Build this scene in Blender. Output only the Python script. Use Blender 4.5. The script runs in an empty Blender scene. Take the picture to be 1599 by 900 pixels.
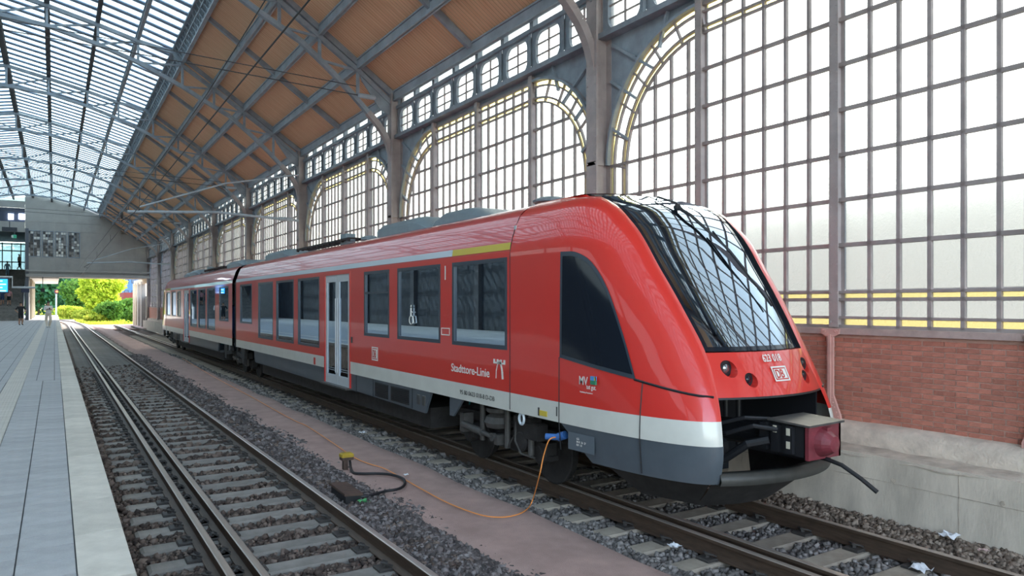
import bpy, bmesh, math, random
import numpy as np
from mathutils import Vector, Matrix

random.seed(7); RNG = np.random.default_rng(7)
scene = bpy.context.scene
COL = scene.collection

# ------------------------------------------------------------------ camera
FPX, VX, HY = 1130.0, 85.0, 475.0          # focal length, track vanishing point, horizon (1599x900 frame)
TH = math.atan((799.5 - VX) / FPX); CT, ST = math.cos(TH), math.sin(TH)
CAMZ = 2.375                                # above the rail head (z = 0)
cam_d = bpy.data.cameras.new('camera'); cam = bpy.data.objects.new('camera', cam_d); COL.objects.link(cam)
cam.location = (0, 0, CAMZ); cam.rotation_euler = (math.pi / 2, 0, -TH)
cam_d.sensor_width = 36; cam_d.lens = 36 * FPX / 1599; cam_d.shift_y = (HY - 450) / 1599
cam_d.clip_start = 0.05; cam_d.clip_end = 2000
scene.camera = cam

# ------------------------------------------------------------------ light
SUN_AZ, SUN_EL = math.radians(50), math.radians(40)     # azimuth from +Y (along the tracks) towards +X
world = bpy.data.worlds.new('world'); scene.world = world; world.use_nodes = True
wn = world.node_tree; wn.nodes.clear()
sky = wn.nodes.new('ShaderNodeTexSky'); sky.sky_type = 'NISHITA'; sky.sun_disc = False
sky.sun_elevation = SUN_EL; sky.sun_rotation = SUN_AZ; sky.air_density = 1.3; sky.dust_density = 2.2; sky.ozone_density = 1.4
bg = wn.nodes.new('ShaderNodeBackground'); bg.inputs['Strength'].default_value = 0.70
wo = wn.nodes.new('ShaderNodeOutputWorld')
hsv = wn.nodes.new('ShaderNodeHueSaturation'); hsv.inputs['Saturation'].default_value = 0.72
wn.links.new(sky.outputs[0], hsv.inputs['Color']); wn.links.new(hsv.outputs[0], bg.inputs[0]); wn.links.new(bg.outputs[0], wo.inputs[0])
sun_d = bpy.data.lights.new('sun', 'SUN'); sun_d.energy = 6.0; sun_d.angle = math.radians(0.6); sun_d.color = (1.0, 0.93, 0.80)
sun = bpy.data.objects.new('sun', sun_d); COL.objects.link(sun)
sdir = Vector((math.sin(SUN_AZ) * math.cos(SUN_EL), math.cos(SUN_AZ) * math.cos(SUN_EL), math.sin(SUN_EL)))
sun.rotation_euler = (-sdir).to_track_quat('-Z', 'Y').to_euler(); sun.location = sdir * 60
vs = scene.view_settings
vs.view_transform = 'Standard'; vs.look = 'None'; vs.gamma = 1.0; vs.use_curve_mapping = False; vs.exposure = 0.95

# ------------------------------------------------------------------ photo -> place
def ground(px, py, z):
    d = FPX * (z - CAMZ) / (HY - py)
    x = d * CT * (px - VX) / FPX
    return Vector((x, (d - x * ST) / CT, z))
def on_wall(px, py, x):                      # point of the plane X = x
    d = FPX * x / (CT * (px - VX))
    return Vector((x, (d - x * ST) / CT, CAMZ + (HY - py) * d / FPX))
def across(px, py, y):                       # point of the plane Y = y
    t = (px - 799.5) / FPX
    x = y * (ST + t * CT) / (CT - t * ST)
    d = x * ST + y * CT
    return Vector((x, y, CAMZ + (HY - py) * d / FPX))

# ------------------------------------------------------------------ materials
MATS = {}
def nodes_of(name):
    m = bpy.data.materials.new(name); m.use_nodes = True
    nt = m.node_tree; nt.nodes.clear()
    out = nt.nodes.new('ShaderNodeOutputMaterial')
    MATS[name] = m
    return m, nt, out
def N(nt, t, **kw):
    n = nt.nodes.new(t)
    for k, v in kw.items():
        if k in n.inputs: n.inputs[k].default_value = v
        else: setattr(n, k, v)
    return n
def paint(name, col, rough=0.5, metal=0.0, var=0.0, vscale=6.0, col2=None, bump=0.0, bscale=40.0, coat=0.0, spec=0.5, stretch=None, per_obj=0.0):
    m, nt, out = nodes_of(name)
    p = N(nt, 'ShaderNodeBsdfPrincipled', Roughness=rough, Metallic=metal)
    p.inputs['Coat Weight'].default_value = coat; p.inputs['Coat Roughness'].default_value = 0.04
    p.inputs['Specular IOR Level'].default_value = spec
    p.inputs['Base Color'].default_value = (*col, 1)
    tc = N(nt, 'ShaderNodeTexCoord'); src = tc.outputs['Object']
    if stretch:
        mp = N(nt, 'ShaderNodeMapping'); mp.inputs['Scale'].default_value = stretch
        nt.links.new(src, mp.inputs['Vector']); src = mp.outputs[0]
    last = None
    if var > 0 or col2:
        no = N(nt, 'ShaderNodeTexNoise', Scale=vscale, Detail=6.0, Roughness=0.6); nt.links.new(src, no.inputs['Vector'])
        c2 = col2 or tuple(max(0, c * (1 - var)) for c in col)
        cr = N(nt, 'ShaderNodeValToRGB'); cr.color_ramp.elements[0].position = 0.35; cr.color_ramp.elements[1].position = 0.68
        cr.color_ramp.elements[0].color = (*c2, 1); cr.color_ramp.elements[1].color = (*col, 1)
        nt.links.new(no.outputs['Fac'], cr.inputs['Fac']); last = cr.outputs['Color']
    if per_obj > 0:
        oi = N(nt, 'ShaderNodeObjectInfo')
        mr = N(nt, 'ShaderNodeMapRange'); mr.inputs['To Min'].default_value = 1 - per_obj; mr.inputs['To Max'].default_value = 1 + per_obj * 0.6
        nt.links.new(oi.outputs['Random'], mr.inputs['Value'])
        mx = N(nt, 'ShaderNodeMix'); mx.data_type = 'RGBA'; mx.blend_type = 'MULTIPLY'; mx.inputs[0].default_value = 1
        if last: nt.links.new(last, mx.inputs[6])
        else: mx.inputs[6].default_value = (*col, 1)
        nt.links.new(mr.outputs[0], mx.inputs[7]); last = mx.outputs[2]
    if last: nt.links.new(last, p.inputs['Base Color'])
    if bump > 0:
        nb = N(nt, 'ShaderNodeTexNoise', Scale=bscale, Detail=4.0); nt.links.new(src, nb.inputs['Vector'])
        bp = N(nt, 'ShaderNodeBump', Strength=bump, Distance=0.02); nt.links.new(nb.outputs['Fac'], bp.inputs['Height'])
        nt.links.new(bp.outputs[0], p.inputs['Normal'])
    nt.links.new(p.outputs[0], out.inputs['Surface'])
    return m
def frosted(name, col, trans, gloss=0.06, clear=0.0, bump=0.35, bscale=26.0, sheer=0.35):
    """patterned glass: passes light diffusely, plus a rough see-through share that blurs what is outside"""
    m, nt, out = nodes_of(name)
    tr = N(nt, 'ShaderNodeBsdfTranslucent'); tr.inputs['Color'].default_value = (*[c * trans for c in col], 1)
    rf = N(nt, 'ShaderNodeBsdfRefraction', IOR=1.08, Roughness=0.9); rf.inputs['Color'].default_value = (*col, 1)
    gl = N(nt, 'ShaderNodeBsdfGlossy', Roughness=0.25)
    tc = N(nt, 'ShaderNodeTexCoord')
    nb = N(nt, 'ShaderNodeTexNoise', Scale=bscale, Detail=3.0, Roughness=0.7); nt.links.new(tc.outputs['Object'], nb.inputs['Vector'])
    bp = N(nt, 'ShaderNodeBump', Strength=bump, Distance=0.03); nt.links.new(nb.outputs['Fac'], bp.inputs['Height'])
    for s in (tr, rf, gl): nt.links.new(bp.outputs[0], s.inputs['Normal'])
    m1 = N(nt, 'ShaderNodeMixShader'); m1.inputs[0].default_value = sheer
    nt.links.new(tr.outputs[0], m1.inputs[1]); nt.links.new(rf.outputs[0], m1.inputs[2]); cur = m1
    if clear > 0:
        tp = N(nt, 'ShaderNodeBsdfTransparent'); tp.inputs['Color'].default_value = (*col, 1)
        m3 = N(nt, 'ShaderNodeMixShader'); m3.inputs[0].default_value = clear
        nt.links.new(cur.outputs[0], m3.inputs[1]); nt.links.new(tp.outputs[0], m3.inputs[2]); cur = m3
    m2 = N(nt, 'ShaderNodeMixShader'); m2.inputs[0].default_value = gloss
    nt.links.new(cur.outputs[0], m2.inputs[1]); nt.links.new(gl.outputs[0], m2.inputs[2])
    nt.links.new(m2.outputs[0], out.inputs['Surface'])
    return m
def tinted(name, tint, refl=0.12, gcol=(0.9, 0.95, 1.0), rough=0.005):
    m, nt, out = nodes_of(name)
    tp = N(nt, 'ShaderNodeBsdfTransparent'); tp.inputs['Color'].default_value = (*tint, 1)
    gl = N(nt, 'ShaderNodeBsdfGlossy', Roughness=rough); gl.inputs['Color'].default_value = (*gcol, 1)
    lw = N(nt, 'ShaderNodeFresnel', IOR=1.55)
    ad = N(nt, 'ShaderNodeMath', operation='ADD'); ad.inputs[1].default_value = refl; ad.use_clamp = True
    nt.links.new(lw.outputs[0], ad.inputs[0])
    mx = N(nt, 'ShaderNodeMixShader'); nt.links.new(ad.outputs[0], mx.inputs[0])
    nt.links.new(tp.outputs[0], mx.inputs[1]); nt.links.new(gl.outputs[0], mx.inputs[2])
    nt.links.new(mx.outputs[0], out.inputs['Surface'])
    return m
def glow(name, col, strength):
    m, nt, out = nodes_of(name)
    e = N(nt, 'ShaderNodeEmission', Strength=strength); e.inputs['Color'].default_value = (*col, 1)
    nt.links.new(e.outputs[0], out.inputs['Surface']); return m
def foliage(name, c1, c2, trans=0.5):
    m, nt, out = nodes_of(name)
    oi = N(nt, 'ShaderNodeTexCoord'); no = N(nt, 'ShaderNodeTexNoise', Scale=1.3, Detail=3.0); nt.links.new(oi.outputs['Object'], no.inputs['Vector'])
    cr = N(nt, 'ShaderNodeValToRGB'); cr.color_ramp.elements[0].color = (*c1, 1); cr.color_ramp.elements[1].color = (*c2, 1)
    cr.color_ramp.elements[0].position = 0.35; cr.color_ramp.elements[1].position = 0.65
    nt.links.new(no.outputs['Fac'], cr.inputs['Fac'])
    d = N(nt, 'ShaderNodeBsdfDiffuse'); t = N(nt, 'ShaderNodeBsdfTranslucent'); mx = N(nt, 'ShaderNodeMixShader'); mx.inputs[0].default_value = trans
    for s in (d, t): nt.links.new(cr.outputs[0], s.inputs['Color'])
    nt.links.new(d.outputs[0], mx.inputs[1]); nt.links.new(t.outputs[0], mx.inputs[2]); nt.links.new(mx.outputs[0], out.inputs['Surface'])
    return m

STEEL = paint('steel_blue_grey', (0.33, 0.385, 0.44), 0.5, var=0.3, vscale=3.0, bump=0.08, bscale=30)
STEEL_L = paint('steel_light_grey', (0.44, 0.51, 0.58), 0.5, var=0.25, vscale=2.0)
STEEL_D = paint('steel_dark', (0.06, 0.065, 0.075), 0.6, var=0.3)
BARS = paint('glazing_bar_paint', (0.38, 0.33, 0.32), 0.55, var=0.25, vscale=4)
POST = paint('post_paint_warm_grey', (0.42, 0.37, 0.36), 0.5, var=0.22, vscale=3, bump=0.1, bscale=25)
PINK = paint('post_paint_pinkish', (0.66, 0.38, 0.33), 0.55, var=0.18, vscale=5, bump=0.1)
GLASS_W = frosted('patterned_glass', (0.36, 0.39, 0.375), 0.62, sheer=0.50)
GLASS_Y = frosted('yellow_glass', (0.40, 0.36, 0.15), 0.8, sheer=0.45)
GLASS_SKY = frosted('skylight_glass', (0.38, 0.46, 0.46), 0.80, gloss=0.03, clear=0.55, bump=0.1, bscale=4, sheer=0.2)
GLASS_DIM = frosted('dim_glass', (0.30, 0.38, 0.48), 0.5)  # blue-grey glass, its colour also darkened for a building blocking light outside
BRICK = paint('brick_face', (0.58, 0.23, 0.165), 0.9, var=0.28, vscale=9, bump=0.5, bscale=70, per_obj=0.22)
MORTAR = paint('mortar', (0.60, 0.40, 0.33), 0.95, var=0.2, bump=0.4, bscale=60)
CONC = paint('concrete', (0.70, 0.62, 0.52), 0.9, var=0.32, vscale=2.2, bump=0.25, bscale=30, stretch=(1, 1.3, .5))
CONC_D = paint('concrete_stained', (0.60, 0.51, 0.42), 0.9, var=0.4, vscale=3.5, bump=0.5, bscale=25)
SILL = paint('sill_stone', (0.50, 0.38, 0.35), 0.85, var=0.25, bump=0.2)
TILE = paint('platform_tile', (0.385, 0.395, 0.40), 0.75, var=0.2, vscale=5, bump=0.15, bscale=80, per_obj=0.10)
TACT = paint('tactile_tile', (0.52, 0.50, 0.45), 0.8, var=0.12, vscale=4, per_obj=0.06)
EDGE = paint('platform_edge_slab', (0.60, 0.57, 0.50), 0.8, var=0.22, vscale=4, bump=0.15, bscale=60, per_obj=0.12)
JOINT = paint('joint_grout', (0.10, 0.105, 0.11), 0.95)
SLEEPER = paint('sleeper_concrete', (0.29, 0.275, 0.25), 0.85, var=0.35, vscale=4, bump=0.2, bscale=60, per_obj=0.15)
SLEEPER_B = paint('sleeper_concrete_brown', (0.40, 0.345, 0.28), 0.85, var=0.35, vscale=4, bump=0.2, bscale=60, per_obj=0.15)
RAIL = paint('rail_rust', (0.10, 0.065, 0.045), 0.6, metal=0.2, var=0.4, vscale=10, stretch=(4, .5, 4))
RAILTOP = paint('rail_head', (0.52, 0.45, 0.39), 0.34, metal=0.5, var=0.25, vscale=3, stretch=(8, .3, 1))
CLIP = paint('rail_clip', (0.05, 0.045, 0.042), 0.6, var=0.3)
SAND = paint('sand_path', (0.47, 0.325, 0.285), 0.98, var=0.22, vscale=3.0, bump=0.6, bscale=120)
BALLAST_D = paint('ballast_brown', (0.145, 0.105, 0.08), 0.95, col2=(0.09, 0.075, 0.065), vscale=14, bump=0.8, bscale=60)
BALLAST_G = paint('ballast_grey', (0.22, 0.20, 0.195), 0.95, col2=(0.09, 0.085, 0.085), vscale=14, bump=0.8, bscale=60)
RED = paint('train_red', (0.64, 0.032, 0.024), 0.32, coat=0.8, spec=0.5)
RED_R = paint('train_red_roof', (0.58, 0.05, 0.05), 0.28, coat=0.8, bump=0.02, bscale=3)
WHITE = paint('train_white', (0.66, 0.67, 0.62), 0.3, coat=0.6, var=0.08, vscale=3)
GREY = paint('train_grey', (0.085, 0.105, 0.125), 0.35, coat=0.4, var=0.15, vscale=4)
STRIPE = paint('train_light_grey', (0.58, 0.66, 0.72), 0.35, coat=0.5)
YELLOW = paint('train_first_class_yellow', (0.62, 0.48, 0.06), 0.4, coat=0.4)
FRAME = paint('window_rubber', (0.035, 0.05, 0.07), 0.4, coat=0.2)
BLACK = paint('black_plastic', (0.012, 0.013, 0.016), 0.45)
BLACKG = paint('black_gloss', (0.010, 0.014, 0.022), 0.08, spec=0.45)
DOORM = paint('door_silver', (0.52, 0.55, 0.58), 0.35, coat=0.3)
UNDER = paint('underframe_dirt', (0.028, 0.026, 0.026), 0.75, var=0.5, vscale=8)
UNDER_L = paint('underframe_grey', (0.085, 0.083, 0.08), 0.55, var=0.4, vscale=8)
ROOFBOX = paint('roof_equipment_grey', (0.20, 0.27, 0.31), 0.4, var=0.15)
MAROON = paint('coupler_cover_maroon', (0.22, 0.035, 0.05), 0.45, var=0.4, vscale=6, coat=0.2)
TGLASS = tinted('train_window_glass', (0.24, 0.28, 0.32), 0.04, gcol=(0.52, 0.63, 0.76))
WSCREEN = tinted('windscreen_glass', (0.10, 0.13, 0.16), 0.34, gcol=(0.72, 0.86, 1.0))
LETTER = paint('lettering_white', (0.72, 0.70, 0.66), 0.5)
LETTER_D = paint('lettering_dark', (0.05, 0.05, 0.05), 0.6)
LETTER_R = paint('lettering_red', (0.50, 0.03, 0.02), 0.5)
ORANGE = paint('cable_orange', (0.75, 0.27, 0.06), 0.5)
SEATB = paint('seat_blue', (0.03, 0.07, 0.20), 0.8)
TEAL = paint('handrail_teal', (0.02, 0.30, 0.34), 0.4)
LIGHTGREY = paint('interior_light', (0.5, 0.52, 0.53), 0.6)
PAPER = paint('paper_litter', (0.68, 0.70, 0.74), 0.9)
CREAM = paint('cream_render', (0.62, 0.54, 0.40), 0.85, var=0.12)
CLAD = paint('gallery_cladding', (0.41, 0.395, 0.365), 0.7, var=0.15, vscale=1.2, per_obj=0.05)
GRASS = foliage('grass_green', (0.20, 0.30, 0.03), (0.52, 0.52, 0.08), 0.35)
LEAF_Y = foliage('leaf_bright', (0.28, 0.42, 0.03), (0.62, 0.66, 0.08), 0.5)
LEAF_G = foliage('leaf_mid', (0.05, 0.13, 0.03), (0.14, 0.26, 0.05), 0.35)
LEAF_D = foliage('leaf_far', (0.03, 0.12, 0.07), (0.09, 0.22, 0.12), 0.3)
BARK = paint('bark', (0.10, 0.075, 0.05), 0.9, var=0.3)
BLUEB = paint('blue_facade', (0.10, 0.22, 0.42), 0.6)
DARKBR = paint('painted_dark_brown', (0.10, 0.06, 0.045), 0.7, var=0.4)
def wood():
    m, nt, out = nodes_of('ceiling_boards')
    p = N(nt, 'ShaderNodeBsdfPrincipled', Roughness=0.7)
    tc = N(nt, 'ShaderNodeTexCoord')
    wv = N(nt, 'ShaderNodeTexWave', Scale=2.6, Distortion=0.0); wv.bands_direction = 'Y'; wv.wave_profile = 'SAW'
    nt.links.new(tc.outputs['Object'], wv.inputs['Vector'])
    no = N(nt, 'ShaderNodeTexNoise', Scale=1.5, Detail=5.0)
    mp = N(nt, 'ShaderNodeMapping'); mp.inputs['Scale'].default_value = (0.6, 8, 0.6)
    nt.links.new(tc.outputs['Object'], mp.inputs['Vector']); nt.links.new(mp.outputs[0], no.inputs['Vector'])
    cr = N(nt, 'ShaderNodeValToRGB'); cr.color_ramp.elements[0].position = 0.3; cr.color_ramp.elements[1].position = 0.7
    cr.color_ramp.elements[0].color = (0.78, 0.46, 0.27, 1); cr.color_ramp.elements[1].color = (0.90, 0.60, 0.38, 1)
    nt.links.new(no.outputs['Fac'], cr.inputs['Fac'])
    gr = N(nt, 'ShaderNodeValToRGB'); gr.color_ramp.elements[0].position = 0.0; gr.color_ramp.elements[1].position = 0.16
    gr.color_ramp.elements[0].color = (0.45, 0.45, 0.45, 1); gr.color_ramp.elements[1].color = (1, 1, 1, 1)
    nt.links.new(wv.outputs['Fac'], gr.inputs['Fac'])
    mx = N(nt, 'ShaderNodeMix'); mx.data_type = 'RGBA'; mx.blend_type = 'MULTIPLY'; mx.inputs[0].default_value = 1
    nt.links.new(cr.outputs[0], mx.inputs[6]); nt.links.new(gr.outputs[0], mx.inputs[7]); nt.links.new(mx.outputs[2], p.inputs['Base Color'])
    bp = N(nt, 'ShaderNodeBump', Strength=0.5, Distance=0.02); nt.links.new(wv.outputs['Fac'], bp.inputs['Height']); nt.links.new(bp.outputs[0], p.inputs['Normal'])
    nt.links.new(p.outputs[0], out.inputs['Surface']); return m
WOOD = wood()
def tiled(name, c1, c2, mortar, bw, rh, ms, axes='YX', offset=0.5):
    m, nt, out = nodes_of(name)
    p = N(nt, 'ShaderNodeBsdfPrincipled', Roughness=0.85)
    tc = N(nt, 'ShaderNodeTexCoord'); sp = N(nt, 'ShaderNodeSeparateXYZ'); cb = N(nt, 'ShaderNodeCombineXYZ')
    nt.links.new(tc.outputs['Object'], sp.inputs[0])
    nt.links.new(sp.outputs[axes[0]], cb.inputs['X']); nt.links.new(sp.outputs[axes[1]], cb.inputs['Y'])
    b = N(nt, 'ShaderNodeTexBrick', Scale=1.0); b.offset = offset
    b.inputs['Color1'].default_value = (*c1, 1); b.inputs['Color2'].default_value = (*c2, 1); b.inputs['Mortar'].default_value = (*mortar, 1)
    b.inputs['Brick Width'].default_value = bw; b.inputs['Row Height'].default_value = rh; b.inputs['Mortar Size'].default_value = ms
    nt.links.new(cb.outputs[0], b.inputs['Vector']); nt.links.new(b.outputs['Color'], p.inputs['Base Color'])
    nt.links.new(p.outputs[0], out.inputs['Surface']); return m
BRICKWALL = tiled('brickwork_far', (0.58, 0.23, 0.165), (0.46, 0.18, 0.13), (0.60, 0.40, 0.33), 0.25, 0.0625, 0.008, 'YZ')
TILES_FAR = tiled('platform_tiles_far', (0.385, 0.395, 0.40), (0.34, 0.35, 0.355), (0.12, 0.125, 0.13), 0.315, 0.317, 0.008, 'YX')

# ------------------------------------------------------------------ mesh helpers
BASE = {}
class MB:
    def __init__(s): s.v = []; s.f = []; s.m = []
    def add(s, vs, fs, mi=0):
        o = len(s.v); s.v += [tuple(p) for p in vs]; s.f += [tuple(i + o for i in f) for f in fs]; s.m += [mi] * len(fs)
        return s
    def box(s, x0, x1, y0, y1, z0, z1, mi=0):
        return s.add([(x0, y0, z0), (x1, y0, z0), (x1, y1, z0), (x0, y1, z0), (x0, y0, z1), (x1, y0, z1), (x1, y1, z1), (x0, y1, z1)],
                     [(0, 3, 2, 1), (4, 5, 6, 7), (0, 1, 5, 4), (1, 2, 6, 5), (2, 3, 7, 6), (3, 0, 4, 7)], mi)
    def bbox(s, x0, x1, y0, y1, z0, z1, b, mi=0):          # box with a chamfered top
        return s.add([(x0, y0, z0), (x1, y0, z0), (x1, y1, z0), (x0, y1, z0), (x0, y0, z1 - b), (x1, y0, z1 - b), (x1, y1, z1 - b), (x0, y1, z1 - b),
                      (x0 + b, y0 + b, z1), (x1 - b, y0 + b, z1), (x1 - b, y1 - b, z1), (x0 + b, y1 - b, z1)],
                     [(0, 3, 2, 1), (0, 1, 5, 4), (1, 2, 6, 5), (2, 3, 7, 6), (3, 0, 4, 7), (4, 5, 9, 8), (5, 6, 10, 9), (6, 7, 11, 10), (7, 4, 8, 11), (8, 9, 10, 11)], mi)
    def bar(s, p, q, w, h, up=(0, 0, 1), mi=0):             # box from p to q, width w across, height h along up
        p, q, up = Vector(p), Vector(q), Vector(up)
        d = (q - p).normalized(); r = d.cross(up)
        if r.length < 1e-5: r = d.cross(Vector((1, 0, 0)))
        r.normalize(); u = r.cross(d)
        a, b = r * (w / 2), u * (h / 2)
        return s.add([p - a - b, p + a - b, p + a + b, p - a + b, q - a - b, q + a - b, q + a + b, q - a + b],
                     [(0, 1, 2, 3), (7, 6, 5, 4), (0, 4, 5, 1), (1, 5, 6, 2), (2, 6, 7, 3), (3, 7, 4, 0)], mi)
    def path(s, pts, w, h, up=(0, 0, 1)):
        for a, b in zip(pts, pts[1:]): s.bar(a, b, w, h, up)
        return s
    def tube(s, pts, r, n=8, cap=True, mi=0):
        pts = [Vector(p) for p in pts]; rings = []
        rr = r if isinstance(r, (list, tuple)) else [r] * len(pts)
        prev = None
        for i, p in enumerate(pts):
            d = (pts[min(i + 1, len(pts) - 1)] - pts[max(i - 1, 0)]).normalized()
            if prev is None:
                a = d.orthogonal().normalized()
            else:
                a = (prev - d * prev.dot(d)); a = a.normalized() if a.length > 1e-6 else d.orthogonal().normalized()
            prev = a; b = d.cross(a)
            rings.append([p + (a * math.cos(2 * math.pi * k / n) + b * math.sin(2 * math.pi * k / n)) * rr[i] for k in range(n)])
        vs = [v for g in rings for v in g]; fs = []
        for i in range(len(pts) - 1):
            for k in range(n):
                fs.append((i * n + k, i * n + (k + 1) % n, (i + 1) * n + (k + 1) % n, (i + 1) * n + k))
        if cap: fs += [tuple(range(n))[::-1], tuple((len(pts) - 1) * n + k for k in range(n))]
        return s.add(vs, fs, mi)
    def cyl(s, p, q, r, n=16, mi=0): return s.tube([p, q], r, n, True, mi)
    def prism(s, poly, axis, a, b, mi=0):                   # 2-D polygon pushed along an axis
        def P(u, v, w): return {'x': (w, u, v), 'y': (u, w, v), 'z': (u, v, w)}[axis]
        n = len(poly); vs = [P(u, v, a) for u, v in poly] + [P(u, v, b) for u, v in poly]
        fs = [tuple(range(n))[::-1], tuple(range(n, 2 * n))] + [(i, (i + 1) % n, n + (i + 1) % n, n + i) for i in range(n)]
        return s.add(vs, fs, mi)
    def grid(s, rows, mi=0, close=False):                   # rows of equal length
        n = len(rows[0]); vs = [p for r in rows for p in r]; fs = []
        for i in range(len(rows) - 1):
            for k in range(n - (0 if close else 1)):
                fs.append((i * n + k, i * n + (k + 1) % n, (i + 1) * n + (k + 1) % n, (i + 1) * n + k))
        return s.add(vs, fs, mi)
    def lathe(s, prof, c, axis='z', n=20, mi=0):            # prof: (radius, along)
        rows = []
        for r, t in prof:
            row = []
            for k in range(n):
                a = 2 * math.pi * k / n; u, v = r * math.cos(a), r * math.sin(a)
                row.append({'z': (c[0] + u, c[1] + v, c[2] + t), 'x': (c[0] + t, c[1] + u, c[2] + v), 'y': (c[0] + u, c[1] + t, c[2] + v)}[axis])
            rows.append(row)
        s.grid(rows, mi, True)
        o = len(s.v) - n
        s.f.append(tuple(range(o, o + n))); s.m.append(mi)
        o2 = len(s.v) - n * len(prof); s.f.append(tuple(range(o2, o2 + n))[::-1]); s.m.append(mi)
        return s
    def mesh(s, name, mats, off=(0, 0, 0), smooth=False, clean=True):
        me = bpy.data.meshes.new(name)
        ox, oy, oz = off
        me.from_pydata([(x - ox, y - oy, z - oz) for x, y, z in s.v], [], s.f)
        mats = mats if isinstance(mats, (list, tuple)) else [mats]
        for m in mats: me.materials.append(m)
        if len(mats) > 1: me.polygons.foreach_set('material_index', s.m)
        if clean:
            b = bmesh.new(); b.from_mesh(me)
            bmesh.ops.recalc_face_normals(b, faces=b.faces); b.to_mesh(me); b.free()
        if smooth: me.polygons.foreach_set('use_smooth', [True] * len(me.polygons))
        me.update(); return me
    def build(s, name, mats, parent=None, smooth=False, clean=True, auto=None):
        off = BASE.get(parent.name, (0, 0, 0)) if parent else (0, 0, 0)
        me = s.mesh(name, mats, off, smooth or auto is not None, clean)
        if auto is not None:
            me.set_sharp_from_angle(angle=math.radians(auto))
        o = bpy.data.objects.new(name, me); COL.objects.link(o)
        if parent: o.parent = parent; BASE[o.name] = off
        return o
def tag(o, label=None, cat=None, group=None, kind=None):
    if label: o['label'] = label
    if cat: o['category'] = cat
    if group: o['group'] = group
    if kind: o['kind'] = kind
    return o
def empty(name, loc, label=None, cat=None, group=None, kind=None):
    o = bpy.data.objects.new(name, None); COL.objects.link(o); o.location = loc; o.empty_display_size = 0.1
    BASE[o.name] = tuple(loc); return tag(o, label, cat, group, kind)
def piece(name, me, parent, loc, rz=0.0, scale=None):       # a copy sharing mesh data, at a place given in the world
    o = bpy.data.objects.new(name, me); COL.objects.link(o)
    b = BASE.get(parent.name, (0, 0, 0)) if parent else (0, 0, 0)
    o.location = (loc[0] - b[0], loc[1] - b[1], loc[2] - b[2]); o.rotation_euler.z = rz
    if scale: o.scale = scale
    if parent: o.parent = parent
    BASE[o.name] = tuple(loc)
    return o
def lerp(a, b, t): return a + (b - a) * t
def interp(x, xs, ys):
    return float(np.interp(x, xs, ys))
def smoothcurve(xs, ys):                                     # monotone-ish cubic through points
    xs, ys = np.array(xs, float), np.array(ys, float)
    d = np.gradient(ys, xs)
    def f(x):
        i = int(np.clip(np.searchsorted(xs, x) - 1, 0, len(xs) - 2)); h = xs[i + 1] - xs[i]; t = (x - xs[i]) / h
        return float((2*t**3 - 3*t**2 + 1) * ys[i] + (t**3 - 2*t**2 + t) * h * d[i] + (-2*t**3 + 3*t**2) * ys[i + 1] + (t**3 - t**2) * h * d[i + 1])
    return f
def resample(pts, n):
    pts = np.array(pts, float); out = []
    m = len(pts)
    for t in np.linspace(0, m - 1, n):
        i = min(int(t), m - 2); u = t - i
        p0, p1, p2, p3 = pts[max(i - 1, 0)], pts[i], pts[i + 1], pts[min(i + 2, m - 1)]
        out.append(tuple(0.5 * ((2 * p1) + (-p0 + p2) * u + (2*p0 - 5*p1 + 4*p2 - p3) * u*u + (-p0 + 3*p1 - 3*p2 + p3) * u**3)))
    return out
def text_mesh(body, size, mat, extrude=0.002, align='LEFT', xs=1.0, shear=0.0, space=1.0):
    c = bpy.data.curves.new('lettering', 'FONT'); c.body = body; c.size = size; c.extrude = extrude; c.align_x = align; c.space_character = space
    c.shear = shear; c.offset = size * (0.012 if size > 0.1 else 0.0)
    o = bpy.data.objects.new('lettering', c); COL.objects.link(o)
    dg = bpy.context.evaluated_depsgraph_get()
    me = bpy.data.meshes.new_from_object(o.evaluated_get(dg)); bpy.data.objects.remove(o); bpy.data.curves.remove(c)
    if xs != 1.0:
        for v in me.vertices: v.co.x *= xs
    me.materials.clear(); me.materials.append(mat); return me
def lettering(name, body, size, mat, parent, origin, xdir, ydir, **kw):
    me = text_mesh(body, size, mat, **kw)
    x, y = Vector(xdir).normalized(), Vector(ydir).normalized(); z = x.cross(y).normalized()
    b = Vector(BASE.get(parent.name, (0, 0, 0)))
    M = Matrix((x, y, z)).transposed().to_4x4(); M.translation = Vector(origin) - b
    me.transform(M)
    o = bpy.data.objects.new(name, me); COL.objects.link(o); o.parent = parent; BASE[o.name] = tuple(b)
    return o
# ================================================================== THE SETTING
Y_NEAR, Y_GABLE = -8.6, 86.5
BAY, Y0 = 9.5, 0.99                                        # wall bays: pillars at Y0 + k * BAY
T1, T2 = 2.06, 6.39                                        # track centre lines
# ---- ground
g = MB(); g.box(-60, 120, -60, 400, -1.2, -0.36)
tag(g.build('ground', paint('earth', (0.26, 0.19, 0.16), 0.98, var=0.3, vscale=0.6, bump=0.4, bscale=8)), kind='structure')
g = MB()
xs = np.linspace(3.45, 5.0, 9); ys = np.linspace(-14, 96, 120)
rows = []
for yy in ys:
    rows.append([(x + 0.06 * math.sin(yy * 1.7 + x) * (1 if k in (0, 8) else 0), yy, (-0.125 + 0.012 * math.sin(yy * 2.1 + 5 * x) + 0.01 * math.sin(yy * 5.3)) if 0 < k < 8 else -0.30) for k, x in enumerate(xs)])
g.grid(rows)
tag(g.build('sand_path', SAND, smooth=True), kind='structure')
g = MB(); g.box(2.9, 9, 84.0, 103, -0.36, -0.19); tag(g.build('yard_ground', SAND), kind='structure')

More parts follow.
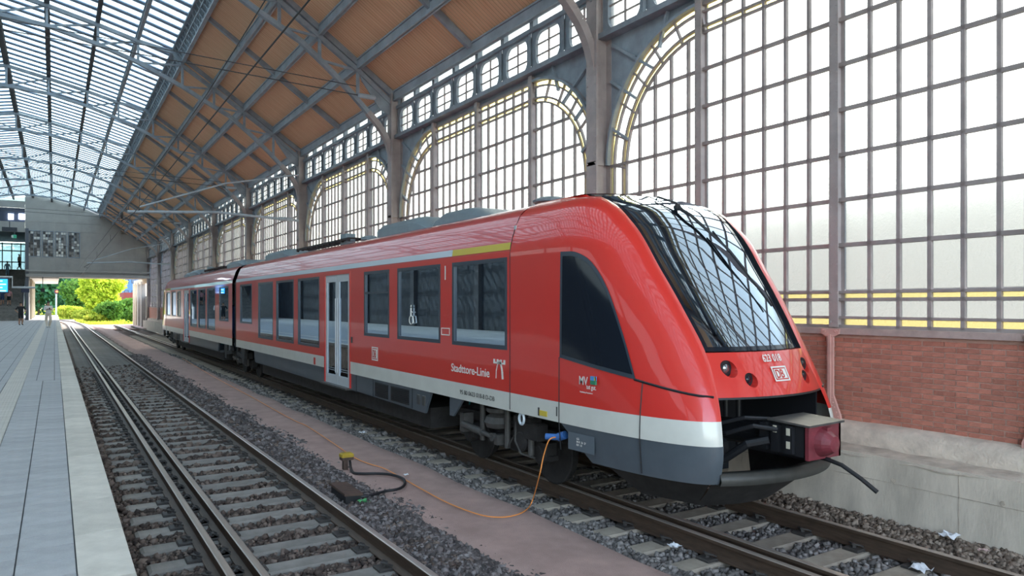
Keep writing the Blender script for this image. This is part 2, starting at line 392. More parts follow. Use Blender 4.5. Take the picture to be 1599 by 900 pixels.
# ---- tracks
def rail_profile(): return [(-.075, -.172), (.075, -.172), (.075, -.160), (.012, -.135), (.009, -.045), (.035, -.036), (.036, -.006), (.026, 0), (-.026, 0), (-.036, -.006), (-.035, -.036), (-.009, -.045), (-.012, -.135), (-.075, -.160)]
def track_shift(y): return -(max(0, y - 96) ** 2) / (2 * 300.0)
def make_rail(x, ys, parent, name='rail', bend=False):
    pr = rail_profile(); m = MB(); n = len(pr)
    rows = [[(x + (track_shift(y) if bend else 0) + u, y, v) for u, v in pr] for y in ys]
    m.grid(rows, 0, True)
    m.f += [tuple(range(n)), tuple(range(len(m.v) - n, len(m.v)))[::-1]]; m.m += [0, 0]
    for i, f in enumerate(m.f):
        vs = [m.v[k] for k in f]
        if len(f) == 4 and all(v[2] >= -0.007 for v in vs): m.m[i] = 1
    return m.build(name, [RAIL, RAILTOP], parent)
def sleeper_mesh(name, mat):
    m = MB()
    pr = [(-1.3, -.36), (1.3, -.36), (1.3, -.20), (1.27, -.178), (-1.27, -.178), (-1.3, -.20)]
    hw = {-.36: .15, -.20: .135, -.178: .115}
    vs = [(x, -hw[z], z) for x, z in pr] + [(x, hw[z], z) for x, z in pr]
    m.add(vs, [(0, 1, 2, 5), (5, 2, 3, 4), (6, 11, 8, 7), (11, 10, 9, 8), (0, 6, 7, 1), (1, 7, 8, 2), (2, 8, 9, 3), (3, 9, 10, 4), (4, 10, 11, 5), (5, 11, 6, 0)])
    return m.mesh(name, mat)
def clip_mesh():
    m = MB()
    for s in (-1, 1):
        m.bbox(min(s * .075, s * .21), max(s * .075, s * .21), -.085, .085, -.178, -.150, .008)
        m.tube([(s * .07, -.06, -.14), (s * .12, -.06, -.115), (s * .16, 0, -.112), (s * .12, .06, -.115), (s * .07, .06, -.14)], .011, 5)
        m.lathe([(.022, 0), (.022, .03), (.012, .045)], (s * .135, 0, -.15), 'z', 6)
    m.box(-.11, .11, -.095, .095, -.180, -.171)
    return m.mesh('rail_fastening', CLIP)
CLIPM = clip_mesh()
SLEEP_Y = {}
def make_track(xc, y_first, sp, y_from, y_to, y_end, mat, label, guard, bend):
    t = empty('railway_track', (xc, 0, -0.17), label, 'track')
    ys = [-14] + list(np.arange(0, 96, 6.0)) + (list(np.arange(96, y_end, 4.0)) if bend else [y_end])
    for s in (-1, 1): make_rail(xc + s * 0.7525, ys, t, 'rail', bend)
    gr = make_rail(xc - 0.7525 + guard, [-14, 96], t, 'guard_rail')
    sm = sleeper_mesh('sleeper', mat); lst = []
    k0 = math.ceil((y_from - y_first) / sp)
    y = y_first + k0 * sp
    while y < y_to:
        lst.append(y)
        o = piece('sleeper', sm, t, (xc + random.uniform(-.008, .008), y, 0))
        if 3.0 < y < 30:
            for s in (-1, 1):
                piece('rail_fastening', CLIPM, o, (xc + s * 0.7525, y, 0))
                BASE.pop('x', None)
            piece('rail_fastening', CLIPM, o, (xc - 0.7525 + guard, y, 0), 0, (0.8, 0.9, 1))
        y += sp
    SLEEP_Y[xc] = np.array(lst)
    return t
make_track(T1, 7.77, 0.612, 3.3, 110, 190, SLEEPER, 'empty railway track with three rails between platform edge and sand path', 0.255, True)
make_track(T2, 5.06, 0.613, 1.5, 66, 66.5, SLEEPER_B, 'railway track under the red train, next to the concrete plinth', 0.205, False)

# ---- ballast: a bed and loose stones
def stones(name, mat, regions, parent=None, label=None, cat='ballast'):
    V, F, n0 = [], [], 0
    base = np.array([(-1, -1, -1), (1, -1, -1), (1, 1, -1), (-1, 1, -1), (-1, -1, 1), (1, -1, 1), (1, 1, 1), (-1, 1, 1)], float)
    quads = np.array([(0, 3, 2, 1), (4, 5, 6, 7), (0, 1, 5, 4), (1, 2, 6, 5), (2, 3, 7, 6), (3, 0, 4, 7)])
    for (x0, x1, y0, y1, size, n, zf, xc) in regions:
        P = np.stack([RNG.uniform(x0, x1, n), y0 + (y1 - y0) * RNG.uniform(0, 1, n) ** 1.25], 1)
        if xc is not None:
            sl = SLEEP_Y[xc]
            j = np.clip(np.searchsorted(sl, P[:, 1]), 1, len(sl) - 1)
            dist = np.minimum(np.abs(P[:, 1] - sl[j]), np.abs(P[:, 1] - sl[j - 1]))
            on = (np.abs(P[:, 0] - xc) < 1.33) & (dist < 0.125 + size * 0.5)
            rail = np.abs(np.abs(P[:, 0] - xc) - .7525) < 0.06
            P = P[~(on | rail)]
        m = len(P); z = np.array([zf(x, y) for x, y in P])
        b = base[None] * RNG.uniform(0.5, 1.0, (m, 8, 3)) * RNG.uniform(0.35, 0.75, (m, 1, 3)) * size * RNG.uniform(0.6, 1.3, (m, 1, 1))
        q = RNG.normal(size=(m, 4)); q /= np.linalg.norm(q, axis=1)[:, None]
        w, x, y, zz = q.T
        R = np.stack([1 - 2 * (y*y + zz*zz), 2 * (x*y - w*zz), 2 * (x*zz + w*y), 2 * (x*y + w*zz), 1 - 2 * (x*x + zz*zz), 2 * (y*zz - w*x), 2 * (x*zz - w*y), 2 * (y*zz + w*x), 1 - 2 * (x*x + y*y)], 1).reshape(m, 3, 3)
        v = np.einsum('mij,mkj->mki', R, b) + np.concatenate([P, z[:, None]], 1)[:, None]
        V.append(v.reshape(-1, 3)); F.append((quads[None] + (np.arange(m) * 8 + n0)[:, None, None]).reshape(-1, 4)); n0 += m * 8
    V = np.concatenate(V).astype(np.float32); F = np.concatenate(F).astype(np.int32)
    me = bpy.data.meshes.new(name); me.vertices.add(len(V)); me.vertices.foreach_set('co', V.ravel())
    me.loops.add(F.size); me.loops.foreach_set('vertex_index', F.ravel())
    me.polygons.add(len(F)); me.polygons.foreach_set('loop_start', np.arange(0, F.size, 4, dtype=np.int32)); me.polygons.foreach_set('loop_total', np.full(len(F), 4, np.int32))
    me.materials.append(mat); me.update(calc_edges=True); me.validate()
    o = bpy.data.objects.new(name, me); COL.objects.link(o)
    if parent: o.parent = parent
    return tag(o, label, cat, kind='stuff')
def stone_mat(name, a, b, c):
    m, nt, out = nodes_of(name)
    p = N(nt, 'ShaderNodeBsdfPrincipled', Roughness=0.9)
    gi = N(nt, 'ShaderNodeNewGeometry'); cr = N(nt, 'ShaderNodeValToRGB')
    e = cr.color_ramp.elements; e[0].color = (*a, 1); e[1].color = (*c, 1); k = e.new(0.5); k.color = (*b, 1)
    nt.links.new(gi.outputs['Random Per Island'], cr.inputs['Fac']); nt.links.new(cr.outputs[0], p.inputs['Base Color']); nt.links.new(p.outputs[0], out.inputs['Surface'])
    return m
ST1 = stone_mat('stones_brown', (0.04, 0.03, 0.026), (0.10, 0.072, 0.058), (0.22, 0.17, 0.14))
ST3 = stone_mat('stones_dark_grey', (0.045, 0.04, 0.04), (0.12, 0.10, 0.095), (0.26, 0.235, 0.23))
ST4 = stone_mat('stones_tan', (0.08, 0.06, 0.045), (0.20, 0.15, 0.115), (0.36, 0.29, 0.23))
ST2 = stone_mat('stones_grey', (0.07, 0.064, 0.06), (0.165, 0.15, 0.142), (0.31, 0.285, 0.27))
def bed(x0, x1, y0, y1, name, mat):
    b = MB(); b.add([(x0 - .25, y0, -.42), (x1 + .25, y0, -.42), (x1, y0, -.235), (x0, y0, -.235), (x0 - .25, y1, -.42), (x1 + .25, y1, -.42), (x1, y1, -.235), (x0, y1, -.235)],
                    [(0, 1, 2, 3), (7, 6, 5, 4), (0, 3, 7, 4), (3, 2, 6, 7), (2, 1, 5, 6)])
    return tag(b.build(name, mat), kind='structure')
bed(0.42, 3.75, -14, 110, 'ballast_bed', BALLAST_D); bed(4.75, 8.2, -14, 66, 'ballast_bed', BALLAST_G)
def z1(x, y):
    if x > 2.9: return -.165 - .03 * max(0, x - 3.3) + .03 * math.exp(-((x - 3.4) / .2) ** 2) + random.uniform(-.025, .025)
    if x > 3.35: return -.185 + .035 * math.exp(-((x - 3.5) / .18) ** 2) + random.uniform(-.03, .03)
    return -.225 + random.uniform(-.025, .03)
def z2(x, y):
    if x > 7.69: return -.205 + .07 * max(0, (x - 7.69) / .45) + random.uniform(-.03, .03)
    if x < 5.08: return -.20 + random.uniform(-.03, .03) - max(0, 4.80 - x) * .2
    return -.225 + random.uniform(-.02, .03)
stones('ballast_stones', ST1, [(0.42, 3.4, 4.2, 13, .050, 18000, z1, T1), (0.42, 3.4, 13, 34, .085, 10000, z1, T1)],
       label='brown ballast stones between the rails beside the platform')
stones('ballast_stones', ST3, [(3.36, 3.84, 2.6, 13, .048, 8000, z1, None), (3.36, 3.84, 13, 40, .07, 4500, z1, None), (2.92, 3.5, 2.6, 13, .05, 9500, z1, None), (2.92, 3.5, 13, 40, .075, 5000, z1, None), (3.6, 3.95, 2.6, 10, .045, 1200, z1, None)],
       label='grey ballast stones along the sand path, platform side')
stones('ballast_stones', ST2, [(4.66, 5.12, 2.6, 14, .046, 8500, z2, T2), (4.66, 5.12, 14, 40, .085, 3500, z2, T2), (5.1, 7.7, 2.2, 9, .048, 11000, z2, T2), (5.1, 6.0, 9, 26, .08, 3500, z2, T2)],
       label='grey ballast stones around the track under the train')
stones('ballast_stones', ST4, [(7.4, 8.10, 2.2, 9, .048, 8500, z2, T2), (7.4, 8.12, 9, 20, .09, 900, z2, None)],
       label='brown ballast stones strewn along the foot of the concrete plinth')

# ---- platform: deck, edge slabs and tiles
PZ = 0.775
plat = empty('platform', (0, 0, PZ), kind='structure'); plat['label'] = 'grey tiled platform with pale edge slabs and tactile strip'
m = MB(); m.box(-12.0, 0.36, -14, 122, -0.36, PZ - 0.018); m.build('platform_deck', JOINT, plat)
m = MB(); m.box(0.36, 0.385, -14, 122, -0.36, PZ - 0.14); m.build('platform_face', CONC_D, plat)
def slab(w, l, t, b):
    k = MB(); k.bbox(-w / 2, w / 2, -l / 2, l / 2, -t, 0, b); return k
es = slab(0.293, 0.998, 0.12, 0.002).mesh('edge_slab', EDGE)
y = 3.32
while y < 121: piece('edge_slab', es, plat, (0.411 - 0.1465, y, PZ + random.uniform(-.001, .001))); y += 1.01
ts = slab(0.308, 0.3035, 0.017, 0.001).mesh('paving_tile', TILE)
cols = [-0.0445, -0.3615, -0.985, -1.302, -1.619, -1.936]
n_t = 0
for i in range(46):
    for c, x in enumerate(cols):
        yy = 3.60 + 0.315 * (i + (0.5 if c % 2 else 0.0))
        if c >= 2 and yy < 6.0 + (-x - 0.8) * 1.4: continue
        if n_t < 296: piece('paving_tile', ts, plat, (x, yy, PZ + random.uniform(-.001, .001))); n_t += 1
mt = MB(); mt.bbox(-.149, .149, -.149, .149, -.017, -.004, .002)
for k in range(7): mt.bbox(-.149 + k * .0426 + .008, -.149 + k * .0426 + .034, -.149, .149, -.006, 0, .002)
mtm = mt.mesh('tactile_tile', TACT)
for i in range(110): piece('tactile_tile', mtm, plat, (-0.672, 5.2 + i * .302, PZ))
m = MB()
m.box(-0.52, 0.114, 3.60 + 0.315 * 45.6, 121.5, PZ - 0.018, PZ - 0.001); m.box(-12, -0.824, 3.60 + 0.315 * 45.6, 121.5, PZ - 0.018, PZ - 0.001); m.box(-12, -2.11, -14, 3.60 + 0.315 * 45.6, PZ - 0.018, PZ - 0.001)
tag(m.build('paving_beyond', TILES_FAR, plat), kind='stuff')
m = MB(); m.box(-0.824, -0.52, 38.3, 121.5, PZ - .018, PZ - .001); m.build('tactile_strip_beyond', TACT, plat)

# ---- right wall: plinth, bricks, pillars
ZC = CAMZ
wall = empty('wall_right', (8.6, 10, 0), kind='structure')
m = MB(); m.box(8.10, 9.1, Y_NEAR, Y_GABLE + 1, -.8, 0.60)
for k in range(14): pass
m.build('plinth', CONC, wall)
m = MB()                                                  # worn top edge and upper step
rng = random.Random(3)
ys = np.arange(Y_NEAR, Y_GABLE, 0.25)
rows = []
for yy in ys: rows.append([(8.095 + rng.uniform(-.008, .01), yy, .56 + rng.uniform(-.02, .02)), (8.12 + rng.uniform(0, .02), yy, .615 + rng.uniform(-.012, .012)), (8.40 + rng.uniform(-.01, .01), yy, .635 + rng.uniform(-.01, .015))])
m.grid(rows); m.build('plinth_ledge', CONC_D, wall, smooth=True)
m = MB(); rows = []
for yy in ys: rows.append([(8.40 + rng.uniform(-.012, .012), yy, .58), (8.405 + rng.uniform(-.012, .012), yy, .80 + rng.uniform(-.015, .01)), (8.47, yy, .865 + rng.uniform(-.015, .01)), (8.64, yy, .90 + rng.uniform(-.01, .01))])
m.grid(rows); m.build('plinth_step', paint('plinth_whitewash', (0.70, 0.60, 0.50), 0.95, var=0.3, vscale=5, bump=0.5, bscale=30), wall, smooth=True)
jm = MB()
for yy in (1.35, 3.95, 6.6, 9.2): jm.box(8.0965, 8.102, yy - .006, yy + .006, -.4, .58)
jm.box(8.0965, 8.102, -5, 20, .318, .326); jm.build('shutter_joint', CONC_D, wall)
for (px, py) in ((1395, 750.5), (1565.5, 786.5)):
    c = on_wall(px, py, 8.10); h = MB(); h.lathe([(.024, -.004), (.024, .004), (.014, .005)], (c.x - .002, c.y, c.z), 'x', 14); h.build('tie_hole_plug', CONC_D, wall)
m = MB(); m.box(8.615, 8.95, Y_NEAR, Y_GABLE + .5, .80, 1.99)
m.build('brick_core', [MORTAR], wall)
m = MB(); m.box(8.603, 8.616, Y_NEAR, 2.86, .88, 1.985); m.box(8.603, 8.616, 6.92, Y_GABLE, .88, 1.985); m.build('brickwork_beyond', BRICKWALL, wall)
b = MB()
b.add([(0, -.12, -.0265), (0, .12, -.0265), (0, .12, .0265), (0, -.12, .0265), (-.006, -.117, -.0235), (-.006, .117, -.0235), (-.006, .117, .0235), (-.006, -.117, .0235)],
      [(0, 1, 5, 4), (1, 2, 6, 5), (2, 3, 7, 6), (3, 0, 4, 7), (4, 5, 6, 7)])
bm_ = b.mesh('brick', BRICK)
nb = 0
for r in range(18):
    zc = .885 + .0313 + r * .0622
    off = 0.125 * (r % 2) + random.uniform(-.01, .01)
    for i in range(16):
        yy = 2.98 + off + i * .25
        if nb < 299 and zc < 1.97: piece('brick', bm_, wall, (8.612 - random.uniform(0, .003), yy + random.uniform(-.003, .003), zc + random.uniform(-.0015, .0015))); nb += 1
m = MB(); m.box(8.545, 8.80, Y_NEAR, Y_GABLE, 1.985, 2.062); m.build('window_sill', SILL, wall)
for i in range(9): pass

# window bays ------------------------------------------------------
XG = 8.72                                                 # glass plane
U_OUT, V_BOT, V_TOP, RAD = 4.61, 2.075, 4.76 + ZC, 2.2
def rounded(inset, n=18):
    a, r = U_OUT - inset, RAD - inset * 0.75
    t, b = V_TOP - inset, V_BOT + inset
    pts = [(-a, b), (a, b)]
    for k in range(n + 1):
        q = math.pi / 2 * k / n; pts.append((a - r + r * math.cos(q), t - r + r * math.sin(q)))
    for k in range(n + 1):
        q = math.pi / 2 * (1 + k / n); pts.append((-a + r + r * math.cos(q), t - r + r * math.sin(q)))
    return pts
def clip_poly(sub, clip):
    out = sub
    for i in range(len(clip)):
        a, b = clip[i], clip[(i + 1) % len(clip)]
        if abs(a[0] - b[0]) + abs(a[1] - b[1]) < 1e-9: continue
        inp, out = out, []
        side = lambda p: (b[0] - a[0]) * (p[1] - a[1]) - (b[1] - a[1]) * (p[0] - a[0])
        for j in range(len(inp)):
            p, q = inp[j], inp[(j + 1) % len(inp)]; sp, sq = side(p), side(q)
            if sp >= 0: out.append(p)
            if (sp >= 0) != (sq >= 0):
                t = sp / (sp - sq); out.append((p[0] + (q[0] - p[0]) * t, p[1] + (q[1] - p[1]) * t))
        if not out: return []
    return out
def area(p): return abs(sum(p[i][0] * p[(i + 1) % len(p)][1] - p[(i + 1) % len(p)][0] * p[i][1] for i in range(len(p)))) / 2
POSTS = (-2.355, 0.0, 2.355)
VB = [V_BOT + .48] + [ZC + .18 + .59 * j for j in range(1, 7)] + [V_TOP - .46]
def field_edges():
    e = []
    for lo, hi in ((-2.355, 0.0), (0.0, 2.355)):
        w = (hi - lo - .13) / 6
        e.append([lo + .065 + w * k for k in range(7)])
    side = [2.42, 2.655, 3.04, 3.425, 3.81, 4.14]
    return [[-u for u in side[::-1]]] + e + [side]
RINGS = ((0.0, .125, 'y'), (.125, .36, 'w'), (.36, .455, 'y'))
def ring_cells(i0, i1):
    """cells of the border between two insets, following the outline"""
    A, B = rounded(i0), rounded(i1); n = len(A); cells = []
    nq = 18
    # straight sill, sides, arcs and top are cut where the field bars or rays meet the border
    edges = field_edges(); us = sorted(set(round(u, 3) for g in edges for u in g))
    a0, b0 = U_OUT - i0, V_BOT + i0; a1, b1 = U_OUT - i1, V_BOT + i1
    for g in edges:
        ext = [g[0], *g[1:-1], g[-1]]
        for p, q in zip(ext, ext[1:]):
            p_, q_ = max(p, -a1), min(q, a1)
            if q_ - p_ > .05: cells.append([(p_, b0), (q_, b0), (q_, b1), (p_, b1)])
    for g in edges[1:3]:
        for p, q in zip(g, g[1:]):
            cells.append([(p, V_TOP - i1), (q, V_TOP - i1), (q, V_TOP - i0), (p, V_TOP - i0)])
    v_spring = V_TOP - RAD
    vv = [V_BOT + i1] + [v for v in VB if V_BOT + i1 + .1 < v < v_spring - .1] + [v_spring]
    for s in (-1, 1):
        for p, q in zip(vv, vv[1:]): cells.append([(s * a1, p), (s * a0, p), (s * a0, q), (s * a1, q)])
        for k in range(6):
            P, Q = [], []
            for j in range(4):
                t = math.pi / 2 * (k + j / 3) / 6
                for (ins, L) in ((i0, P), (i1, Q)):
                    r = RAD - ins * .75
                    L.append((s * (U_OUT - ins - r + r * math.cos(t)), V_TOP - ins - r + r * math.sin(t)))
            cells.append(P + Q[::-1])
    return cells
def inset_poly(p, d):                                      # shrink towards the centroid by about d
    cx = sum(u for u, v in p) / len(p); cy = sum(v for u, v in p) / len(p)
    w = max(u for u, v in p) - min(u for u, v in p); h = max(v for u, v in p) - min(v for u, v in p)
    fx, fy = max(.2, 1 - 2 * d / max(w, .01)), max(.2, 1 - 2 * d / max(h, .01))
    return [(cx + (u - cx) * fx, cy + (v - cy) * fy) for u, v in p]
PANES = []                                                 # (polygon, glass)
for i0, i1, gk in RINGS:
    for c in ring_cells(i0, i1): PANES.append((c, gk))
INNER = rounded(.455)
for g in field_edges():
    for p, q in zip(g, g[1:]):
        for v0, v1 in zip(VB, VB[1:]):
            c = clip_poly([(p, v0), (q, v0), (q, v1), (p, v1)], INNER)
            if len(c) >= 3 and area(c) > .006: PANES.append((c, 'w'))
def glass_face(poly): return [(XG, u, v) for u, v in poly]
def bars_mesh():
    m = MB(); D = .05
    def seg(p, q, w=.046, d=D): m.bar((XG - .02, p[0], p[1]), (XG - .02, q[0], q[1]), w, d, (1, 0, 0))
    for ins, w in ((0.0, .06), (.125, .034), (.36, .04), (.455, .034)):
        o = rounded(ins)
        for a, b_ in zip(o, o[1:] + o[:1]): seg(a, b_, w)
    for g in field_edges():
        for u in g[1:-1]:
            # vertical bar clipped to the inner outline, running on through the border at the sill
            ys_ = [p for p in clip_poly([(u - .001, V_BOT), (u + .001, V_BOT), (u + .001, V_TOP), (u - .001, V_TOP)], rounded(0.0 if abs(u) < 2.4 else .455))]
            seg((u, V_BOT), (u, max(v for _, v in ys_)))
    for v in VB[1:-1]:
        ua = max(u for u, vv in clip_poly([(-6, v - .001), (6, v - .001), (6, v + .001), (-6, v + .001)], rounded(0.0 if v < V_TOP - RAD else .455)))
        seg((-ua, v), (ua, v), .05)
    for s in (-1, 1):                                      # rays across the arched border
        for k in range(0, 7):
            t = math.pi / 2 * k / 6
            P = [(s * (U_OUT - i - (RAD - i * .75) + (RAD - i * .75) * math.cos(t)), V_TOP - i - (RAD - i * .75) + (RAD - i * .75) * math.sin(t)) for i in (0, .455)]
            seg(P[0], P[1], .034)
    return m.mesh('glazing_bars', BARS)
BARS_ME = bars_mesh()
def post_mesh():
    m = MB(); z0, z1 = V_BOT, V_TOP + .12
    m.box(XG - .13, XG - .115, -.065, .065, z0, z1); m.box(XG - .115, XG + .03, -.012, .012, z0, z1); m.box(XG + .02, XG + .04, -.065, .065, z0, z1)
    z = z0 + .06
    while z < z1:
        for s in (-1, 1): m.box(XG - .137, XG - .13, s * .042 - .011, s * .042 + .011, z, z + .022)
        z += .125
    return m.mesh('window_post', POST)
POST_ME = post_mesh()
def foot_mesh():                                           # the post carried down over the bricks to a riveted foot
    m = MB(); X = 8.545
    m.prism([(-.13, 2.055), (.13, 2.055), (.12, 1.99), (.045, 1.945), (.045, 1.20), (.15, .93), (.15, .875), (-.15, .875), (-.15, .93), (-.045, 1.20), (-.045, 1.945), (-.12, 1.99)], 'x', X - .03, X)
    m.box(X - .05, X + .02, -.018, .018, .90, 1.98)
    for s in (-1, 1):
        for (u, v) in ((.03, 1.16), (.045, 1.10), (.065, 1.04), (.09, .98), (.115, .92), (.03, 1.06), (.03, .96), (.06, .90), (.07, 2.02), (.1, 2.03), (.03, 1.96)):
            m.lathe([(.0105, 0), (.008, -.008), (.002, -.011)], (X - .03, s * u, v), 'x', 8)
    return m.mesh('post_foot', PINK)
FOOT_ME = foot_mesh()
def joined_panes(ps, gk, name):
    m = MB()
    for p, kk in ps:
        if kk == gk: m.add(glass_face(inset_poly(p, .008)), [tuple(range(len(p)))])
    return m.mesh(name, GLASS_W if gk == 'w' else GLASS_Y, clean=False)
PANE_ME = []
for p, gk in PANES:
    q = inset_poly(p, .008); m = MB(); m.add(glass_face(q), [tuple(range(len(q)))])
    PANE_ME.append(m.mesh('pane', GLASS_W if gk == 'w' else GLASS_Y, clean=False))
JW, JY = joined_panes(PANES, 'w', 'panes'), joined_panes(PANES, 'y', 'yellow_panes')
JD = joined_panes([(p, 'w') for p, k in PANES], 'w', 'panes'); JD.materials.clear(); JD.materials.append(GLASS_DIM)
def spandrel_mesh():
    m = MB(); z1 = ZC + 4.93
    for s in (-1, 1):
        arc = [(U_OUT - RAD + RAD * math.cos(math.pi / 2 * k / 18), V_TOP - RAD + RAD * math.sin(math.pi / 2 * k / 18)) for k in range(19)]
        for (a, b_) in zip(arc, arc[1:]):
            m.add([(XG - .01, s * a[0], a[1]), (XG - .01, s * b_[0], b_[1]), (XG - .01, s * b_[0], z1), (XG - .01, s * a[0], z1)], [(0, 1, 2, 3)])
            m.bar((XG - .06, s * a[0], a[1]), (XG - .06, s * b_[0], b_[1]), .05, .12, (1, 0, 0))
        m.box(XG - .012, XG + .0, min(s * U_OUT, s * 4.75), max(s * U_OUT, s * 4.75), V_BOT, z1)
        for (p, q) in (((4.55, 3.25 + ZC), (4.08, 2.95 + ZC)), ((4.5, 4.75 + ZC), (3.45, 4.05 + ZC)), ((3.1, 4.9 + ZC), (3.3, 4.35 + ZC)), ((4.55, 4.1 + ZC), (3.85, 3.62 + ZC))):
            m.bar((XG - .05, s * p[0], p[1]), (XG - .05, s * q[0], q[1]), .05, .06, (1, 0, 0))
    m.box(XG - .01, XG, -2.41, 2.41, V_TOP, z1)
    return m.mesh('spandrel_plate', STEEL)
SPAN_ME = spandrel_mesh()
def oval(w, h, r, n=5):
    pts = []
    for (cx, cy, a0) in ((w / 2 - r, h / 2 - r, 0), (-w / 2 + r, h / 2 - r, 90), (-w / 2 + r, -h / 2 + r, 180), (w / 2 - r, -h / 2 + r, 270)):
        for k in range(n + 1):
            a = math.radians(a0 + 90 * k / n); pts.append((cx + r * math.cos(a), cy + r * math.sin(a)))
    return pts
OV_W, OV_H, OV_Z = .86, .70, ZC + 5.385
OV_U = [-4.75 + 9.5 / 8 * (k + .5) for k in range(8)]
def frieze_mesh():
    m = MB(); z0, z1 = ZC + 5.0, ZC + 5.78
    ov = oval(OV_W, OV_H, .2)
    for u in OV_U:
        h = 9.5 / 16
        outer = []
        for (a, b_) in ov:                                 # a plate with a rounded hole
            t = max(abs(a) / h, abs(b_) / ((z1 - z0) / 2)); outer.append((a / t, b_ / t))
        n = len(ov); zc = (z0 + z1) / 2; dz = OV_Z - zc
        for k in range(n):
            k2 = (k + 1) % n
            A, B, C, D = ov[k], ov[k2], outer[k2], outer[k]
            m.add([(XG - .10, u + A[0], OV_Z + A[1]), (XG - .10, u + B[0], OV_Z + B[1]), (XG - .10, u + C[0], zc + C[1]), (XG - .10, u + D[0], zc + D[1])], [(0, 1, 2, 3)])
            m.add([(XG - .10, u + A[0], OV_Z + A[1]), (XG - .10, u + B[0], OV_Z + B[1]), (XG - .03, u + B[0], OV_Z + B[1]), (XG - .03, u + A[0], OV_Z + A[1])], [(0, 1, 2, 3)])
        for s in (-1, 1):
            m.add([(XG - .10, u + s * h, z0), (XG - .10, u + s * h, z1), (XG - .14, u + s * (h - .045), z1), (XG - .14, u + s * (h - .045), z0)], [(0, 1, 2, 3)])
    m.box(XG - .22, XG + .05, -4.75, 4.75, ZC + 4.90, ZC + 5.0)      # lower beam
    m.box(XG - .16, XG + .05, -4.75, 4.75, ZC + 5.78, ZC + 5.87)     # upper beam
    return m.mesh('frieze_plate', STEEL)
FRIEZE_ME = frieze_mesh()
def oval_bars():
    m = MB(); m.box(XG - .07, XG - .035, -.014, .014, -OV_H / 2, OV_H / 2)
    for k in (1, 2): m.box(XG - .07, XG - .035, -OV_W / 2, OV_W / 2, -OV_H / 2 + OV_H * k / 3 - .012, -OV_H / 2 + OV_H * k / 3 + .012)
    return m.mesh('oval_bars', BARS)
OVB_ME = oval_bars()
ov = oval(OV_W, OV_H, .2); m = MB(); m.add([(XG - .03, u, v) for u, v in ov], [tuple(range(len(ov)))]); OVG_ME = m.mesh('oval_pane', GLASS_W, clean=False)
m = MB(); m.box(XG - .08, XG + .05, -.05, .05, ZC + 5.87, ZC + 6.25); m.box(XG - .1, XG - .08, -.07, .07, ZC + 5.87, ZC + 6.25)
STRIP_ME = m.mesh('clerestory_post', STEEL_L)
m = MB(); m.add([(XG + .02, .05, ZC + 5.87), (XG + .02, 9.5 / 8 - .05, ZC + 5.87), (XG + .02, 9.5 / 8 - .05, ZC + 6.24), (XG + .02, .05, ZC + 6.24)], [(0, 1, 2, 3)]); STRIPG_ME = m.mesh('clerestory_pane', GLASS_W, clean=False)
def pillar_mesh():
    m = MB(); z0, z1 = .85, ZC + 6.2
    m.box(8.36, 8.40, -.15, .15, z0, z1); m.box(8.40, 8.70, -.02, .02, z0, z1); m.box(8.70, 8.78, -.16, .16, z0, z1)
    z = z0 + .1
    while z < z1:
        for s in (-1, 1): m.box(8.352, 8.36, s * .11 - .013, s * .11 + .013, z, z + .026)
        z += .16
    m.box(8.30, 8.42, -.18, .18, .85, 1.05)
    return m.mesh('pillar', POST)
PILLAR_ME = pillar_mesh()
for k in range(-1, 9):
    yc = Y0 + BAY * k + BAY / 2
    if yc > Y_GABLE: continue
    w = empty('window_%d' % (k + 3), (XG, yc, V_BOT), kind='structure')
    def put(name, me, dy=0.0, dz=0.0):
        return piece(name, me, w, (0, yc + dy, dz))
    put('glazing_bars', BARS_ME); put('spandrel_plate', SPAN_ME)
    for u in POSTS: put('window_post', POST_ME, u)
    if k in (0, 1):
        for me in PANE_ME: put('pane', me)
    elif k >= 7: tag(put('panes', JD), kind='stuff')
    else: tag(put('panes', JW), kind='stuff'); tag(put('yellow_panes', JY), kind='stuff')
    put('frieze_plate', FRIEZE_ME)
    for u in OV_U:
        o = put('oval_pane', OVG_ME, u, OV_Z)
        put('oval_bars', OVB_ME, u, OV_Z)
        put('clerestory_post', STRIP_ME, u - 9.5 / 16); put('clerestory_pane', STRIPG_ME, u - 9.5 / 16)
    if k == 0:
        for u in POSTS: piece('post_foot', FOOT_ME, wall, (0, yc + u, 0))
for k in range(-1, 10): piece('pillar', PILLAR_ME, wall, (0, Y0 + BAY * k, 0))

